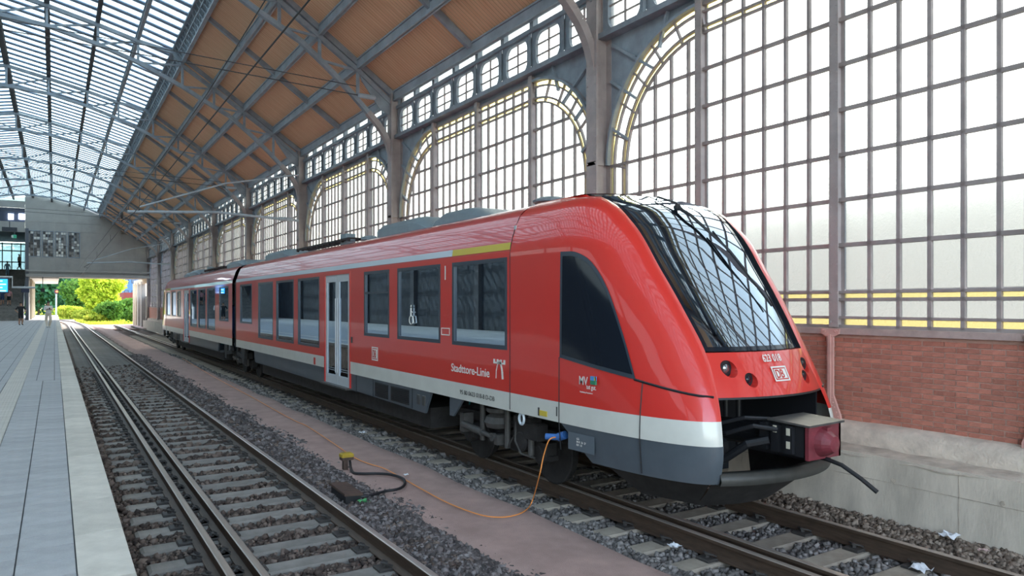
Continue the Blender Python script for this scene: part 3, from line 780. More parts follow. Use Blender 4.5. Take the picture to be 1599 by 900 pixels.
# ---- roof: boards between purlins, skylight, trusses
RIDGE = -1.80
PUR = [(8.5, 6.0), (7.385, 6.75), (6.27, 7.5), (5.16, 8.25), (4.05, 9.0)]
SKY = [(3.75, 9.5), (2.572, 9.853), (1.303, 10.183), (-0.221, 10.533), (RIDGE, 10.85)]
mir = lambda x: 2 * RIDGE - x
ceil = empty('ceiling', (RIDGE, 30, ZC + 9), kind='structure')
n_half = int((Y_GABLE - Y_NEAR) / 4.75) + 1
for i in range(4):
    (xa, za), (xb, zb) = PUR[i], PUR[i + 1]
    th = .03; up = .30
    if i == 0: xe, ze = xa + .22, za - .22 * .675
    else: xe, ze = xa, za
    for side in (1, -1):
        m = MB(); f = (lambda x: x) if side > 0 else mir
        if side > 0:
            m.add([(f(xe), 0, ze + up + ZC), (f(xb), 0, zb + up + ZC), (f(xb), 4.735, zb + up + ZC), (f(xe), 4.735, ze + up + ZC),
                   (f(xe), 0, ze + up + ZC + th), (f(xb), 0, zb + up + ZC + th), (f(xb), 4.735, zb + up + ZC + th), (f(xe), 4.735, ze + up + ZC + th)],
                  [(0, 1, 2, 3), (7, 6, 5, 4), (0, 4, 5, 1), (1, 5, 6, 2), (2, 6, 7, 3), (3, 7, 4, 0)])
            me = m.mesh('ceiling_panel', WOOD)
            for j in range(n_half):
                piece('ceiling_panel', me, ceil, (0, Y0 - BAY + j * 4.75 + .008, 0))
        else:
            m.add([(f(xe), Y_NEAR, ze + up + ZC), (f(xb), Y_NEAR, zb + up + ZC), (f(xb), Y_GABLE, zb + up + ZC), (f(xe), Y_GABLE, ze + up + ZC)], [(0, 1, 2, 3)])
            m.build('ceiling_panel', WOOD, ceil)
# roof cover above the boards keeps the light out of the joints
m = MB()
for f in ((lambda x: x), mir):
    m.add([(f(8.80), Y_NEAR - 1, ZC + 6.17), (f(3.95), Y_NEAR - 1, ZC + 9.45), (f(3.95), Y_GABLE + 1, ZC + 9.45), (f(8.80), Y_GABLE + 1, ZC + 6.17)], [(0, 1, 2, 3)])
m.build('roof_cover', STEEL_D, ceil)
for i, (x, z) in enumerate(PUR):
    for f in ((lambda x: x), mir):
        m = MB(); X = f(x); s = 1 if f(1) == 1 else -1
        w, h = (.13, .27)
        m.box(X - .012, X + .012, Y_NEAR, Y_GABLE, z + ZC, z + ZC + h); m.box(X - w / 2, X + w / 2, Y_NEAR, Y_GABLE, z + ZC, z + ZC + .025); m.box(X - w / 2, X + w / 2, Y_NEAR, Y_GABLE, z + ZC + h - .02, z + ZC + h + .02)
        m.box(X - .012 - (.028 if s > 0 else -.0), X + .012 + (.0 if s > 0 else .028), Y_NEAR, Y_GABLE, z + ZC + .03, z + ZC + h - .03)
        m.build('purlin', STEEL_L, ceil)
rm = MB()                                                  # rafters under the boards
P = [(x, z + .20) for x, z in PUR]
rm.path([(8.45, 0, P[0][1] + ZC), (4.05, 0, P[4][1] + ZC + .05)], .12, .17)
RAFT = rm.mesh('rafter', STEEL)
for j in range(n_half + 1): piece('rafter', RAFT, ceil, (0, Y0 - BAY + j * 4.75, 0))
for f in ((lambda x: x), mir):
    m = MB(); m.add([(f(4.10), Y_NEAR, 9.26 + ZC), (f(3.73), Y_NEAR, 9.60 + ZC), (f(3.73), Y_GABLE, 9.60 + ZC), (f(4.10), Y_GABLE, 9.26 + ZC)], [(0, 1, 2, 3)]); m.build('skylight_fascia', STEEL, ceil)
# lattice girder along the edge of the skylight
for f in ((lambda x: x), mir):
    m = MB()
    for (x, z, w, h) in ((4.02, 8.98, .10, .07), (3.88, 9.30, .05, .05), (3.76, 9.52, .10, .08)): m.bar((f(x), Y_NEAR, z + ZC), (f(x), Y_GABLE, z + ZC), w, h)
    m.build('lattice_girder', STEEL, ceil)
    m = MB(); y = Y_NEAR + .2; k = 0
    while y < Y_GABLE:
        m.bar((f(4.02), y, 8.99 + ZC), (f(3.88), y + .22, 9.30 + ZC), .03, .03); m.bar((f(3.88), y + .22, 9.30 + ZC), (f(4.02), y + .44, 8.99 + ZC), .03, .03)
        m.bar((f(3.88), y, 9.30 + ZC), (f(3.76), y, 9.52 + ZC), .05, .02); y += .44
    m.build('lattice_web', STEEL, ceil)
skyl = empty('skylight', (RIDGE, 30, ZC + 10.5), kind='structure')
for i, (x, z) in enumerate(SKY):
    for f in ((lambda x: x), mir):
        if i == 4 and f(1) != 1: continue
        if i == 0: continue
        m = MB(); X = f(x); wd = .20 if i == 4 else (.17 if i == 3 else .12)
        m.box(X - wd / 2, X + wd / 2, Y_NEAR, Y_GABLE, z + ZC - .03, z + ZC); m.box(X - .02, X + .02, Y_NEAR, Y_GABLE, z + ZC - .22, z + ZC - .03); m.box(X - wd / 2, X + wd / 2, Y_NEAR, Y_GABLE, z + ZC - .25, z + ZC - .22)
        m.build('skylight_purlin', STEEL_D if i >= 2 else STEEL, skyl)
SP = 0.76
for f in ((lambda x: x), mir):
    m = MB(); m.path([(f(x), 0, z + ZC + .05) for x, z in SKY], .25, .05); gb = m.mesh('glazing_bar', paint('skylight_bar_paint_%d' % (0 if f(1) == 1 else 1), (0.22, 0.32, 0.46), 0.5))
    m = MB()
    rows = [[(f(x), .12, z + ZC + .055), (f(x), SP - .12, z + ZC + .055)] for x, z in SKY]; m.grid(rows); pm = m.mesh('skylight_pane', GLASS_SKY, clean=False)
    y = Y_NEAR + .3
    while y < Y_GABLE - .5:
        piece('glazing_bar', gb, skyl, (0, y, 0)); piece('skylight_pane', pm, skyl, (0, y, 0)); y += SP
# trusses
BOT = [(8.50, 1.6), (8.46, 3.9), (8.36, 4.6), (8.1, 5.12), (7.69, 5.56), (7.22, 6.02), (6.57, 6.60), (5.73, 7.26), (4.78, 7.74), (4.05, 8.14), (2.572, 8.78), (1.303, 9.2), (-0.221, 9.55), (RIDGE, 9.66)]
TOPC = [(8.42, 5.92)] + [(x, z - .03) for x, z in PUR[1:4]] + [(4.05, 8.93), (3.74, 9.36)] + [(x, z - .3) for x, z in SKY[1:]]
def zb(x): xs_, zs_ = zip(*sorted(BOT)); return float(np.interp(x, xs_, zs_))
NODES = [7.385, 6.27, 5.16, 4.05, 2.572, 1.303, -0.221, RIDGE]
ZT = {7.385: 6.72, 6.27: 7.47, 5.16: 8.22, 4.05: 8.93, 2.572: 9.55, 1.303: 9.88, -0.221: 10.23, RIDGE: 10.55}
def truss_meshes():
    L = []
    for f in ((lambda x: x), mir):
        y = 0
        V3 = lambda x, z: (f(x), y, z + ZC)
        m = MB(); m.path([V3(*p) for p in TOPC], .14, .13); L.append(('top_chord', m.mesh('top_chord', STEEL)))
        m = MB(); m.path([V3(*p) for p in BOT[4:]], .15, .13); L.append(('bottom_chord', m.mesh('bottom_chord', STEEL)))
        m = MB(); m.path([V3(*p) for p in resample(BOT[:5], 14)], .17, .16); m.box(min(f(8.36), f(8.56)), max(f(8.36), f(8.56)), -.12, .12, ZC + 2.55, ZC + 2.62); L.append(('bracket', m.mesh('bracket', POST)))
        m = MB(); m.prism([(f(8.42), 5.9 + ZC), (f(8.42), 5.1 + ZC), (f(8.1), 5.25 + ZC), (f(7.7), 5.62 + ZC), (f(7.45), 6.62 + ZC)][:0] or [(f(8.42), 5.98 + ZC), (f(8.40), 5.55 + ZC), (f(8.05), 5.72 + ZC), (f(7.5), 6.45 + ZC), (f(7.42), 6.7 + ZC)], 'y', -.02, .02); L.append(('gusset_plate', m.mesh('gusset_plate', STEEL)))
        for i, x in enumerate(NODES):
            if x == RIDGE and f(1) != 1: continue
            m = MB(); m.bar(V3(x, zb(x)), V3(x, ZT[x]), .08, .08, (0, 1, 0)); L.append(('post', m.mesh('post', STEEL)))
        for i, (a, b_) in enumerate(zip(NODES, NODES[1:])):
            m = MB(); m.bar(V3(a, ZT[a]), V3(b_, zb(b_)), .06, .06, (0, 1, 0))
            L.append(('diagonal', m.mesh('diagonal', STEEL)))
    return L
TR = truss_meshes()
ORD = ['first', 'second', 'third', 'fourth', 'fifth', 'sixth', 'seventh', 'eighth', 'ninth', 'tenth']
kk = 0
for k in range(-1, 10):
    yy = Y0 + BAY * k
    if yy > Y_GABLE - 1: continue
    lab = 'steel roof truss overhead behind the photographer' if k < 1 else 'grey steel roof truss, %s one counted from the photographer' % ORD[k - 1]
    if k == 0: lab = 'steel roof truss overhead right beside the photographer'
    t = empty('roof_truss', (RIDGE, yy, ZC + 6), lab, 'roof truss', 'roof trusses')
    for nm, me in TR: piece(nm, me, t, (0, yy, 0))
# ---- left side of the hall (mostly out of view): dark wall, pale pillars, glazing above
xl = mir(8.6)
lw = empty('wall_left', (xl, 30, 0), kind='structure')
m = MB(); m.box(xl - .3, xl, Y_NEAR, Y_GABLE, -.4, 5.6); m.box(xl - .3, xl, Y_NEAR, Y_GABLE, ZC + 5.4, ZC + 6.4); m.build('left_wall_face', paint('left_wall_dark', (0.035, 0.045, 0.06), 0.7, var=0.5, vscale=1.5), lw)
m = MB()
for k in range(11): m.box(xl, xl + .25, Y0 + BAY * (k - 1) - .3, Y0 + BAY * (k - 1) + .3, -.4, ZC + 5.4)
m.build('left_wall_pillars', STEEL_D, lw)
m = MB(); m.add([(xl - .1, Y_NEAR, 5.6), (xl - .1, Y_GABLE, 5.6), (xl - .1, Y_GABLE, ZC + 5.4), (xl - .1, Y_NEAR, ZC + 5.4)], [(0, 1, 2, 3)])
m.build('left_wall_glazing', GLASS_W, lw, clean=False)
# ================================================================== THE TRAIN
CUTTERS = []
YM = 25.1                                                   # the joint between the two cars
HW = 1.375; XL = T2 - HW
train = empty('railcar', (T2, YM, 0), 'red two-car diesel railcar with a white band standing on the right-hand track', 'train')
_rb = MB.build
def part(m, name, mat, parent=None, **kw): return m.build(name, mat, parent or train, **kw)

# windows along one car: distance from the joint, sill and head heights
WIN = [(15.50, 17.05, 1.77, 2.99), (13.46, 15.11, 1.77, 2.99), (11.87, 13.10, 1.77, 2.99), (7.41, 9.10, 1.39, 2.99), (5.36, 7.05, 1.39, 2.99), (3.34, 5.03, 1.39, 2.99), (0.90, 2.55, 1.77, 2.99)]
DOOR = (9.50, 11.05, 0.68, 2.99)
S0, S1 = 0.30, 17.12
ROOFSEC = [(1.375, 3.06), (1.365, 3.12), (1.335, 3.24), (1.275, 3.42), (1.20, 3.56), (1.05, 3.66), (0.80, 3.73), (0.40, 3.77), (0.0, 3.78)]
def xat(w, side): return T2 + side * w

def car(dirn):
    Y = lambda s: YM - dirn * s
    nm = 'front' if dirn > 0 else 'rear'
    for side in (-1, 1):
        X = xat(HW, side)
        # red side sheet with real openings
        sc = sorted({S0, S1, *[a for w in WIN for a in w[:2]], *DOOR[:2]}); hc = [1.22, 1.39, 1.77, 2.99, 3.06]
        holes = WIN + [(DOOR[0], DOOR[1], 1.22, 2.99)]
        m = MB()
        for a, b in zip(sc, sc[1:]):
            for c, d in zip(hc, hc[1:]):
                if any(h[0] <= a and b <= h[1] and h[2] <= c and d <= h[3] for h in holes): continue
                m.add([(X, Y(a), c), (X, Y(b), c), (X, Y(b), d), (X, Y(a), d)], [(0, 1, 2, 3)])
        for h in WIN:
            for (p, q) in (((h[0], h[2]), (h[1], h[2])), ((h[1], h[2]), (h[1], h[3])), ((h[1], h[3]), (h[0], h[3])), ((h[0], h[3]), (h[0], h[2]))):
                xi = X - side * .05
                m.add([(X, Y(p[0]), p[1]), (X, Y(q[0]), q[1]), (xi, Y(q[0]), q[1]), (xi, Y(p[0]), p[1])], [(0, 1, 2, 3)])
        part(m, 'side_panel', RED)
        m = MB()
        for a, b in ((S0, DOOR[0]), (DOOR[1], S1)):
            m.add([(X, Y(a), .98), (X, Y(b), .98), (X, Y(b), 1.22), (X, Y(a), 1.22)], [(0, 1, 2, 3)])
            m.add([(X, Y(a), .98), (X, Y(b), .98), (X - side * .05, Y(b), .975), (X - side * .05, Y(a), .975)], [(0, 1, 2, 3)])
        part(m, 'white_band', WHITE)
        # grey skirt: between the joint and the door, and from the door to the bogie
        for a, b, sl in ((2.75, DOOR[0], 0), (DOOR[1], 14.75, 1)):
            m = MB(); xi = X - side * .015
            pl = [(a + (.12 if not sl else 0), .66), (b - (.22 if sl else 0), .62), (b, .978), (a, .978)]
            m.add([(xi, Y(u), v) for u, v in pl] + [(xi - side * .04, Y(u), v) for u, v in pl], [(0, 1, 2, 3), (7, 6, 5, 4), (0, 1, 5, 4), (1, 2, 6, 5), (2, 3, 7, 6), (3, 0, 4, 7)])
            part(m, 'skirt', GREY)
        if side < 0:
            m = MB(); xi = X - .003 + .015
            for s_ in (11.42, 12.3, 14.05):
                m.box(xi - .004, xi + .01, min(Y(s_ - .006), Y(s_ + .006)), max(Y(s_ - .006), Y(s_ + .006)), .64, .975)
            part(m, 'skirt_seam', BLACK)
            for a, b in ((12.42, 13.02), (13.16, 13.92)):
                m = MB(); y0, y1 = sorted((Y(a), Y(b)))
                m.box(xi - .006, xi + .012, y0, y1, .675, .93)
                for k in range(8): m.bar((xi - .012, y0, .695 + k * .031), (xi - .012, y1, .695 + k * .031), .012, .010)
                part(m, 'louvre', BLACK)
            for a in (14.25, 14.45):
                m = MB(); m.bbox(xi - .014, xi + .01, min(Y(a), Y(a + .1)), max(Y(a), Y(a + .1)), .74, .90, .008); part(m, 'skirt_handle', UNDER_L)
        # windows
        for i, (a, b, c, d) in enumerate(WIN):
            y0, y1 = sorted((Y(a), Y(b))); xg = X - side * .022
            m = MB(); t = .055; xo, xi2 = X + side * .004, X - side * .05
            x0, x1 = min(xo, xi2), max(xo, xi2)
            m.box(x0, x1, y0, y0 + t, c, d); m.box(x0, x1, y1 - t, y1, c, d); m.box(x0, x1, y0 + t, y1 - t, c, c + t); m.box(x0, x1, y0 + t, y1 - t, d - t, d)
            if i == 2: m.box(x0, x1, y0 + t, y1 - t, d - .42, d - .385)
            fr = part(m, 'window_frame', FRAME)
            m = MB(); m.add([(xg, y0 + t, c + t), (xg, y1 - t, c + t), (xg, y1 - t, d - t), (xg, y0 + t, d - t)], [(0, 1, 2, 3)])
            m.build('window_glass', TGLASS, fr, clean=False)
        # double doors
        a, b, c, d = DOOR; y0, y1 = sorted((Y(a), Y(b))); ym = (y0 + y1) / 2
        m = MB(); x0, x1 = sorted((X + side * .006, X - side * .05))
        m.box(x0, x1, y0 - .05, y0, c, d + .05); m.box(x0, x1, y1, y1 + .05, c, d + .05); m.box(x0, x1, y0, y1, d, d + .05); part(m, 'door_surround', RED)
        for (p, q) in ((y0 + .008, ym - .006), (ym + .006, y1 - .008)):
            x0, x1 = sorted((X - side * .012, X - side * .045)); m = MB(); t = .11
            m.box(x0, x1, p, p + t, c, d); m.box(x0, x1, q - t, q, c, d); m.box(x0, x1, p + t, q - t, c, c + .19); m.box(x0, x1, p + t, q - t, d - .15, d)
            dr = part(m, 'door', DOORM)
            m = MB(); xg = X - side * .028; m.add([(xg, p + t, c + .19), (xg, q - t, c + .19), (xg, q - t, d - .15), (xg, p + t, d - .15)], [(0, 1, 2, 3)]); m.build('door_glass', TGLASS, dr, clean=False)
            m = MB(); e = q if abs(q - ym) < abs(p - ym) else p; xh = X + side * .006
            s_ = -1 if e == q else 1
            m.tube([(xh, e + s_ * .05, c + .25), (xh, e + s_ * .05, d - .5)], .014, 8); m.build('door_rail', DOORM, dr)
        m = MB(); m.box(*sorted((X - side * .3, X + side * .10)), y0 - .05, y1 + .05, c - .035, c); part(m, 'door_step', UNDER_L)
    # roof: stripe, cap
    for side in (-1, 1):
        for (a, b, mt, n2) in ((S0, 15.50, STRIPE, 'roof_stripe'), (15.50, S1, YELLOW, 'first_class_stripe')):
            m = MB(); w0, w1 = HW + .004, 1.362
            m.add([(xat(HW - .004, side), Y(a), 3.085), (xat(HW - .004, side), Y(b), 3.085), (xat(1.357, side), Y(b), 3.18), (xat(1.357, side), Y(a), 3.18)], [(0, 1, 2, 3)])
            for v in range(4): x, y, z = m.v[v]; m.v[v] = (x + side * .006, y, z)
            part(m, n2, mt)
    m = MB(); sec = [(w, h) for w, h in ROOFSEC]
    full = [(-w, h) for w, h in sec] + [(w, h) for w, h in sec[:-1][::-1]]
    full = resample([(a, b) for a, b in full], 45)
    rows = [[(T2 + w, Y(s), h) for w, h in full] for s in (S0, 5, 10, 14, S1)]
    m.grid(rows); part(m, 'roof', RED_R, smooth=True)
    # interior shell: floor, ceiling, wall under windows, partition
    m = MB(); y0, y1 = sorted((Y(S0 + .05), Y(S1 - .05)))
    m.box(T2 - 1.3, T2 + 1.3, *sorted((Y(2.7), Y(11.3))), .62, .70); m.box(T2 - 1.3, T2 + 1.3, *sorted((Y(11.3), Y(S1 - .05))), .995, 1.06); m.box(T2 - 1.3, T2 + 1.3, *sorted((Y(S0 + .05), Y(2.7))), .995, 1.06); m.box(T2 - 1.25, T2 + 1.25, y0, y1, 3.05, 3.10)
    part(m, 'interior_floor', paint('interior_floor_' + nm, (0.06, 0.07, 0.08), 0.6))
    m = MB(); m.box(T2 - 1.3, T2 + 1.3, *sorted((Y(S1 - .02), Y(S1 + .03))), 1.0, 3.4); part(m, 'cab_bulkhead', LIGHTGREY)
    # seats: pairs of backs seen through the glass
    for s in (1.2, 2.1, 12.2, 12.9, 13.7, 14.5, 15.3, 16.1, 16.8):
        for xo in (-1.05, .15):
            m = MB(); y = Y(s)
            for k in range(2):
                xa = T2 + xo + k * .46
                m.bbox(xa, xa + .43, y - .06, y + .06, 1.35, 2.12, .05); m.bbox(xa, xa + .43, *sorted((y, y + dirn * .42)), 1.2, 1.35, .03)
                m.bbox(xa + .06, xa + .37, y - .05, y + .05, 2.10, 2.32, .05)
            part(m, 'seat_row', SEATB)
    for s in (12.6, 14.2, 8.2, 6.2):
        m = MB(); m.cyl((T2 - .55, Y(s), .7), (T2 - .55, Y(s), 3.05), .018, 8); m.cyl((T2 - .55, Y(s + .35), .7), (T2 - .55, Y(s + .35), 3.05), .018, 8); m.cyl((T2 - .55, Y(s), 2.1), (T2 - .55, Y(s + .35), 2.1), .016, 8); part(m, 'grab_pole', TEAL)
    # ---------------- cab
    he = [.60, .66, 1.20, 1.44, 1.88, 2.27, 2.76, 3.32, 3.56, 3.66]
    wE = smoothcurve(he, [.87, .87, .86, .82, .77, .80, .84, .865, .87, .87])
    yE = smoothcurve(he, [4.93, 4.91, 4.90, 4.98, 5.19, 5.43, 5.77, 6.21, 6.52, 6.74])
    bul = lambda h: interp(h, [.6, 1.44, 1.88, 2.76, 3.32, 3.66], [.22, .18, .16, .135, .10, .05])
    Wh = lambda h: interp(h, [.60, .98, 3.06, 3.12, 3.24, 3.42, 3.56, 3.66], [1.345, 1.375, 1.375, 1.365, 1.335, 1.275, 1.20, 1.06])
    YA, YS = 7.55, YM - S1                                  # taper starts; seam to the body
    sY = lambda y: y if dirn > 0 else 2 * YM - y            # mirror for the rear car
    def shell(h, y):
        e = yE(h); q = min(max((YA - y) / (YA - e), 0), 1)
        return wE(h) + (Wh(h) - wE(h)) * max(0.0, 1 - q ** 3.0) ** 0.48
    def row(h, side, n=30):
        e = yE(h); out = []
        for k in range(n + 1):
            t = k / n; t = 1 - (1 - t) ** 2.6
            y = lerp(YS, e, t); out.append((xat(shell(h, y), side), sY(y), h))
        return out
    def hs(a, b, n): return [lerp(a, b, k / n) for k in range(n + 1)]
    for side in (-1, 1):
        m = MB(); m.grid([row(h, side) for h in hs(1.22, 1.55, 5)]); part(m, 'cab_lower_panel', RED, smooth=True)
        m = MB(); rows = [row(h, side) for h in hs(1.55, 3.66, 34)]; n = len(rows[0])
        # carry on over the roof to the flat top
        for (w, hh, ye) in ((.98, 3.69, 6.95), (.93, 3.72, 7.02)):
            rows.append([(xat(lerp(w if k < n * .6 else .9, .87, (k / (n - 1)) ** 3), side), sY(lerp(YS, ye, 1 - (1 - k / (n - 1)) ** 1.7)), hh) for k in range(n)])
        m.grid(rows); part(m, 'cab_shell', RED, smooth=True)
        m = MB(); m.grid([row(h, side) for h in hs(.98, 1.22, 4)]); part(m, 'cab_white_band', WHITE, smooth=True)
        # skirt, cut back over the bogie
        m = MB(); rows = []
        for h in hs(.60, .98, 6):
            r = []; ystart = lerp(6.35, 6.88, (h - .60) / .38)
            for k in range(19):
                t = 1 - (1 - k / 18) ** 2.6; y = lerp(ystart, yE(h), t); r.append((xat(shell(h, y) - .008, side), sY(y), h))
            rows.append(r)
        m.grid(rows); part(m, 'cab_skirt', GREY, smooth=True)
        for yy in (YS, 6.90):                               # dark seam lines
            m = MB(); m.tube([(xat(shell(h, yy) + .001, side), sY(yy), h) for h in hs(1.0 if yy > 7 else .66, 3.5 if yy > 7 else 1.75, 20)], .007, 5); part(m, 'panel_seam', BLACK)
        m = MB(); m.tube([(xat(shell(h, 5.62) + .001, side), sY(5.62), h) for h in hs(.62, 1.56, 10)], .007, 5)
        part(m, 'panel_seam', BLACK)
        m = MB(); m.tube([(xat(shell(h, y) + .002, side), sY(y), h) for y, h in [(lerp(5.72, 4.99, k / 10), lerp(1.585, 1.45, k / 10)) for k in range(11)]], .014, 6); part(m, 'waist_seam', BLACK)
        # cab side window
        top = smoothcurve([5.70, 5.9, 6.15, 6.4, 6.62, 6.86], [1.585, 2.06, 2.56, 2.86, 2.97, 2.99]); bot = lambda y: lerp(1.585, 1.745, (y - 5.70) / 1.16)
        def patch(o, ins):
            rows = []
            for k in range(25):
                y = lerp(5.70 + ins * .9, 6.88 - ins, (k / 24)); lo, hi = bot(min(y, 6.86)) + ins, top(min(y, 6.86)) - ins * 1.2
                rows.append([(xat(shell(h, y) + o, side), sY(y), h) for h in hs(lo, max(hi, lo + .004), 10)])
            return rows
        m = MB(); m.grid(patch(.010, 0.0)); fr = part(m, 'cab_side_window', FRAME, smooth=True)
        m = MB(); m.grid(patch(.016, .045)); m.build('cab_window_glass', BLACKG, fr, smooth=True)
    # roof top of the cab
    m = MB(); m.grid([[(T2 + w, sY(lerp(YS, 7.02, t)), 3.72 + .06 * (1 - (w / .93) ** 2)) for w in np.linspace(-.93, .93, 15)] for t in (0, .5, 1)]); part(m, 'cab_roof', RED_R, smooth=True)
    # windscreen and mask across the front
    def frow(h, n=26, o=0.0, ins=0.0):
        w, e, b = wE(h) - ins, yE(h), bul(h); out = []
        for k in range(n + 1):
            x = lerp(-w, w, k / n); u = x / wE(h)
            hh = h + (.05 * (1 - u * u) * max(0, (h - 3.0) / .66))
            out.append((T2 + x, sY(e - b * (1 - abs(u) ** 2.1) - o), hh))
        return out
    GS = .05                                                # glass set back behind the pillars
    back = lambda r, g: [(x, y + dirn * g, z) for x, y, z in r]
    gs = lambda h: GS * min(1, max(0, (3.66 - h) / .5))
    m = MB(); m.grid([back(frow(h), gs(h)) for h in hs(1.88, 3.66, 30)]); part(m, 'windscreen', WSCREEN, smooth=True)
    for side in (-1, 1):
        m = MB(); m.grid([[(xat(wE(h), side), sY(yE(h)), h), (xat(wE(h) - .004, side), sY(yE(h)) + dirn * gs(h), h)] for h in hs(1.86, 3.62, 24)]); part(m, 'pillar_return', BLACK, smooth=True)
    m = MB()                                                # black printed border, inside the pillars
    for side in (-1, 1):
        rows = []
        for h in hs(1.89, 3.64, 26):
            w, e, b = wE(h), yE(h), bul(h); r = []
            for k in range(5):
                x = side * (w - .002 - k * (.018 + .014 * (side > 0)) ); u = x / w; r.append((T2 + x, sY(e - b * (1 - abs(u) ** 2.1) - .006 + gs(h)), h + .05 * (1 - u * u) * max(0, (h - 3.0) / .66)))
            rows.append(r)
        m.grid(rows)
    m.grid([[(x, y - dirn * .006 + dirn * gs(h), z) for x, y, z in frow(h)] for h in (1.885, 1.93)])
    part(m, 'windscreen_border', BLACKG, smooth=True)
    m = MB(); rows = [frow(3.66)]
    for t in (.33, .66, 1): rows.append([(x, sY(lerp(sY(y), 7.05, t)), lerp(z, 3.72 + .06 * (1 - ((x - T2) / .93) ** 2), t)) for x, y, z in frow(3.66)])
    m.grid(rows); part(m, 'roof_fairing', BLACKG, smooth=True)
    m = MB(); rows = [[(T2 + x, 0, h) for x in (0,)] for h in (0,)]
    # cab interior: desk, dark floor, back wall
    m = MB(); m.box(T2 - .75, T2 + .75, *sorted((sY(5.35), sY(6.0))), 1.45, 1.80); m.box(T2 - .22, T2 + .22, *sorted((sY(6.35), sY(6.55))), 1.3, 2.35); part(m, 'driver_desk', BLACK)
    # mask with cut headlight openings
    outer = [frow(h, 30) for h in hs(1.44, 1.875, 8)]
    inner = [[(x, y + dirn * .09, z) for x, y, z in r] for r in outer]
    m = MB(); n = len(outer[0]); R = len(outer)
    vs = [p for r in outer for p in r] + [p for r in inner for p in r]; o = n * R; fs = []
    for i in range(R - 1):
        for k in range(n - 1):
            a = i * n + k; fs.append((a, a + 1, a + n + 1, a + n)); fs.append((o + a, o + a + n, o + a + n + 1, o + a + 1))
    for k in range(n - 1):
        fs.append((k, o + k, o + k + 1, k + 1)); a = (R - 1) * n + k; fs.append((a, a + 1, o + a + 1, o + a))
    for i in range(R - 1):
        a = i * n; fs.append((a, a + n, o + a + n, o + a)); a = i * n + n - 1; fs.append((a, o + a, o + a + n, a + n))
    m.add(vs, fs); mask = part(m, 'front_mask', RED, auto=35)
    for (u, h, r) in ((-.60, 1.715, .085), (-.40, 1.60, .072), (.62, 1.70, .085), (.50, 1.585, .072)):
        w, e, b = wE(h), yE(h), bul(h); yy = e - b * (1 - abs(u / w) ** 2.1); slope = b * 2.1 * abs(u / w) ** 1.3 / w * (1 if u > 0 else -1)
        cut = MB(); d = Vector((-slope * .9, 1, 0)).normalized() if False else Vector((0, 1, 0))
        cut.cyl((T2 + u, sY(yy - .3), h), (T2 + u, sY(yy + .3), h), r, 24)
        co = cut.build('lamp_cutter', BLACK); co.hide_render = True; co.hide_viewport = True
        mod = mask.modifiers.new('cut', 'BOOLEAN'); mod.object = co; mod.operation = 'DIFFERENCE'; mod.solver = 'EXACT'
        CUTTERS.append(co)
        m = MB(); m.lathe([(r * .99, -.10), (r * .99, .03), (r * .8, .05), (0.005, .05)] if False else [(r * .98, .0), (r * .98, .06), (r * .05, .06)], (T2 + u, sY(yy + .045), h), 'y', 24)
        hl = part(m, 'headlight', BLACK)
        m = MB(); m.lathe([(r * .62, .0), (r * .5, -.02), (r * .02, -.03)] if dirn > 0 else [(r * .62, .0), (r * .5, .02), (r * .02, .03)], (T2 + u, sY(yy + .055), h), 'y', 20)
        m.build('lamp_lens', paint('lamp_lens', (0.35, 0.38, 0.40), 0.08, metal=0.8) if (r > .08 and u < 0) else BLACKG, hl, smooth=True)
    m = MB(); w_ = .78
    m.grid([frow(h, 20, .0) for h in (1.42, 1.441)]); part(m, 'mask_lip', BLACK)
    # coupler bay: dark box behind the opening, bumper lip below
    m = MB(); ya, yb = sorted((sY(5.02), sY(6.1)))
    m.box(T2 - .80, T2 + .80, *sorted((sY(6.05), sY(6.1))), .55, 1.6); m.box(T2 - .82, T2 - .80, ya, yb, .6, 1.45); m.box(T2 + .80, T2 + .82, ya, yb, .6, 1.45); m.box(T2 - .82, T2 + .82, ya, yb, 1.42, 1.46)
    for k in range(6): m.cyl((T2 - .6 + k * .22, sY(5.85), .62), (T2 - .6 + k * .22, sY(5.85), 1.4), .03, 8)
    m.tube([(T2 - .62, sY(5.2), 1.3), (T2 - .6, sY(5.18), 1.0), (T2 - .5, sY(5.3), .8)], .03, 8); m.bbox(T2 - .7, T2 - .3, *sorted((sY(5.3), sY(5.7))), .62, .95, .04)
    part(m, 'coupler_bay', BLACK)
    lip = []
    for k in range(25):
        x = lerp(-.88, .88, k / 24); lip.append((T2 + x, sY(4.90 - .22 * (1 - abs(x / .88) ** 2.2))))
    m = MB(); rows = []
    for (dy, z) in ((0, .585), (-.02, .63), (0, .70), (.10, .71), (.12, .60)): rows.append([(x, y + dirn * dy, z) for x, y in lip])
    rows.append(rows[0]); m.grid(rows); part(m, 'bumper_lip', paint('lip_dirty_' + nm, (.05, .05, .045), .5, var=.4), smooth=True)
    m = MB(); rows = []
    for (dy, z, sh) in ((.12, .60, .96), (.32, .42, .84), (.52, .25, .74)): rows.append([(T2 + (x - T2) * sh, y + dirn * dy, z) for x, y in lip])
    m.grid(rows)
    for side in (-1, 1):
        m.grid([[(T2 + side * .84, sY(5.05), .60), (T2 + side * 1.2, sY(6.3), .60)], [(T2 + side * .64, sY(5.42), .25), (T2 + side * .9, sY(6.0), .28)]])
    part(m, 'snowplough', UNDER)
    # coupler
    c = [T2 - .255, T2 + .255]; y0, y1 = sorted((sY(4.36), sY(4.95)))
    m = MB(); m.box(c[0], c[1], *sorted((sY(4.36), sY(4.40))), .86, 1.20); m.box(c[1] - .03, c[1], y0, y1, .86, 1.19)
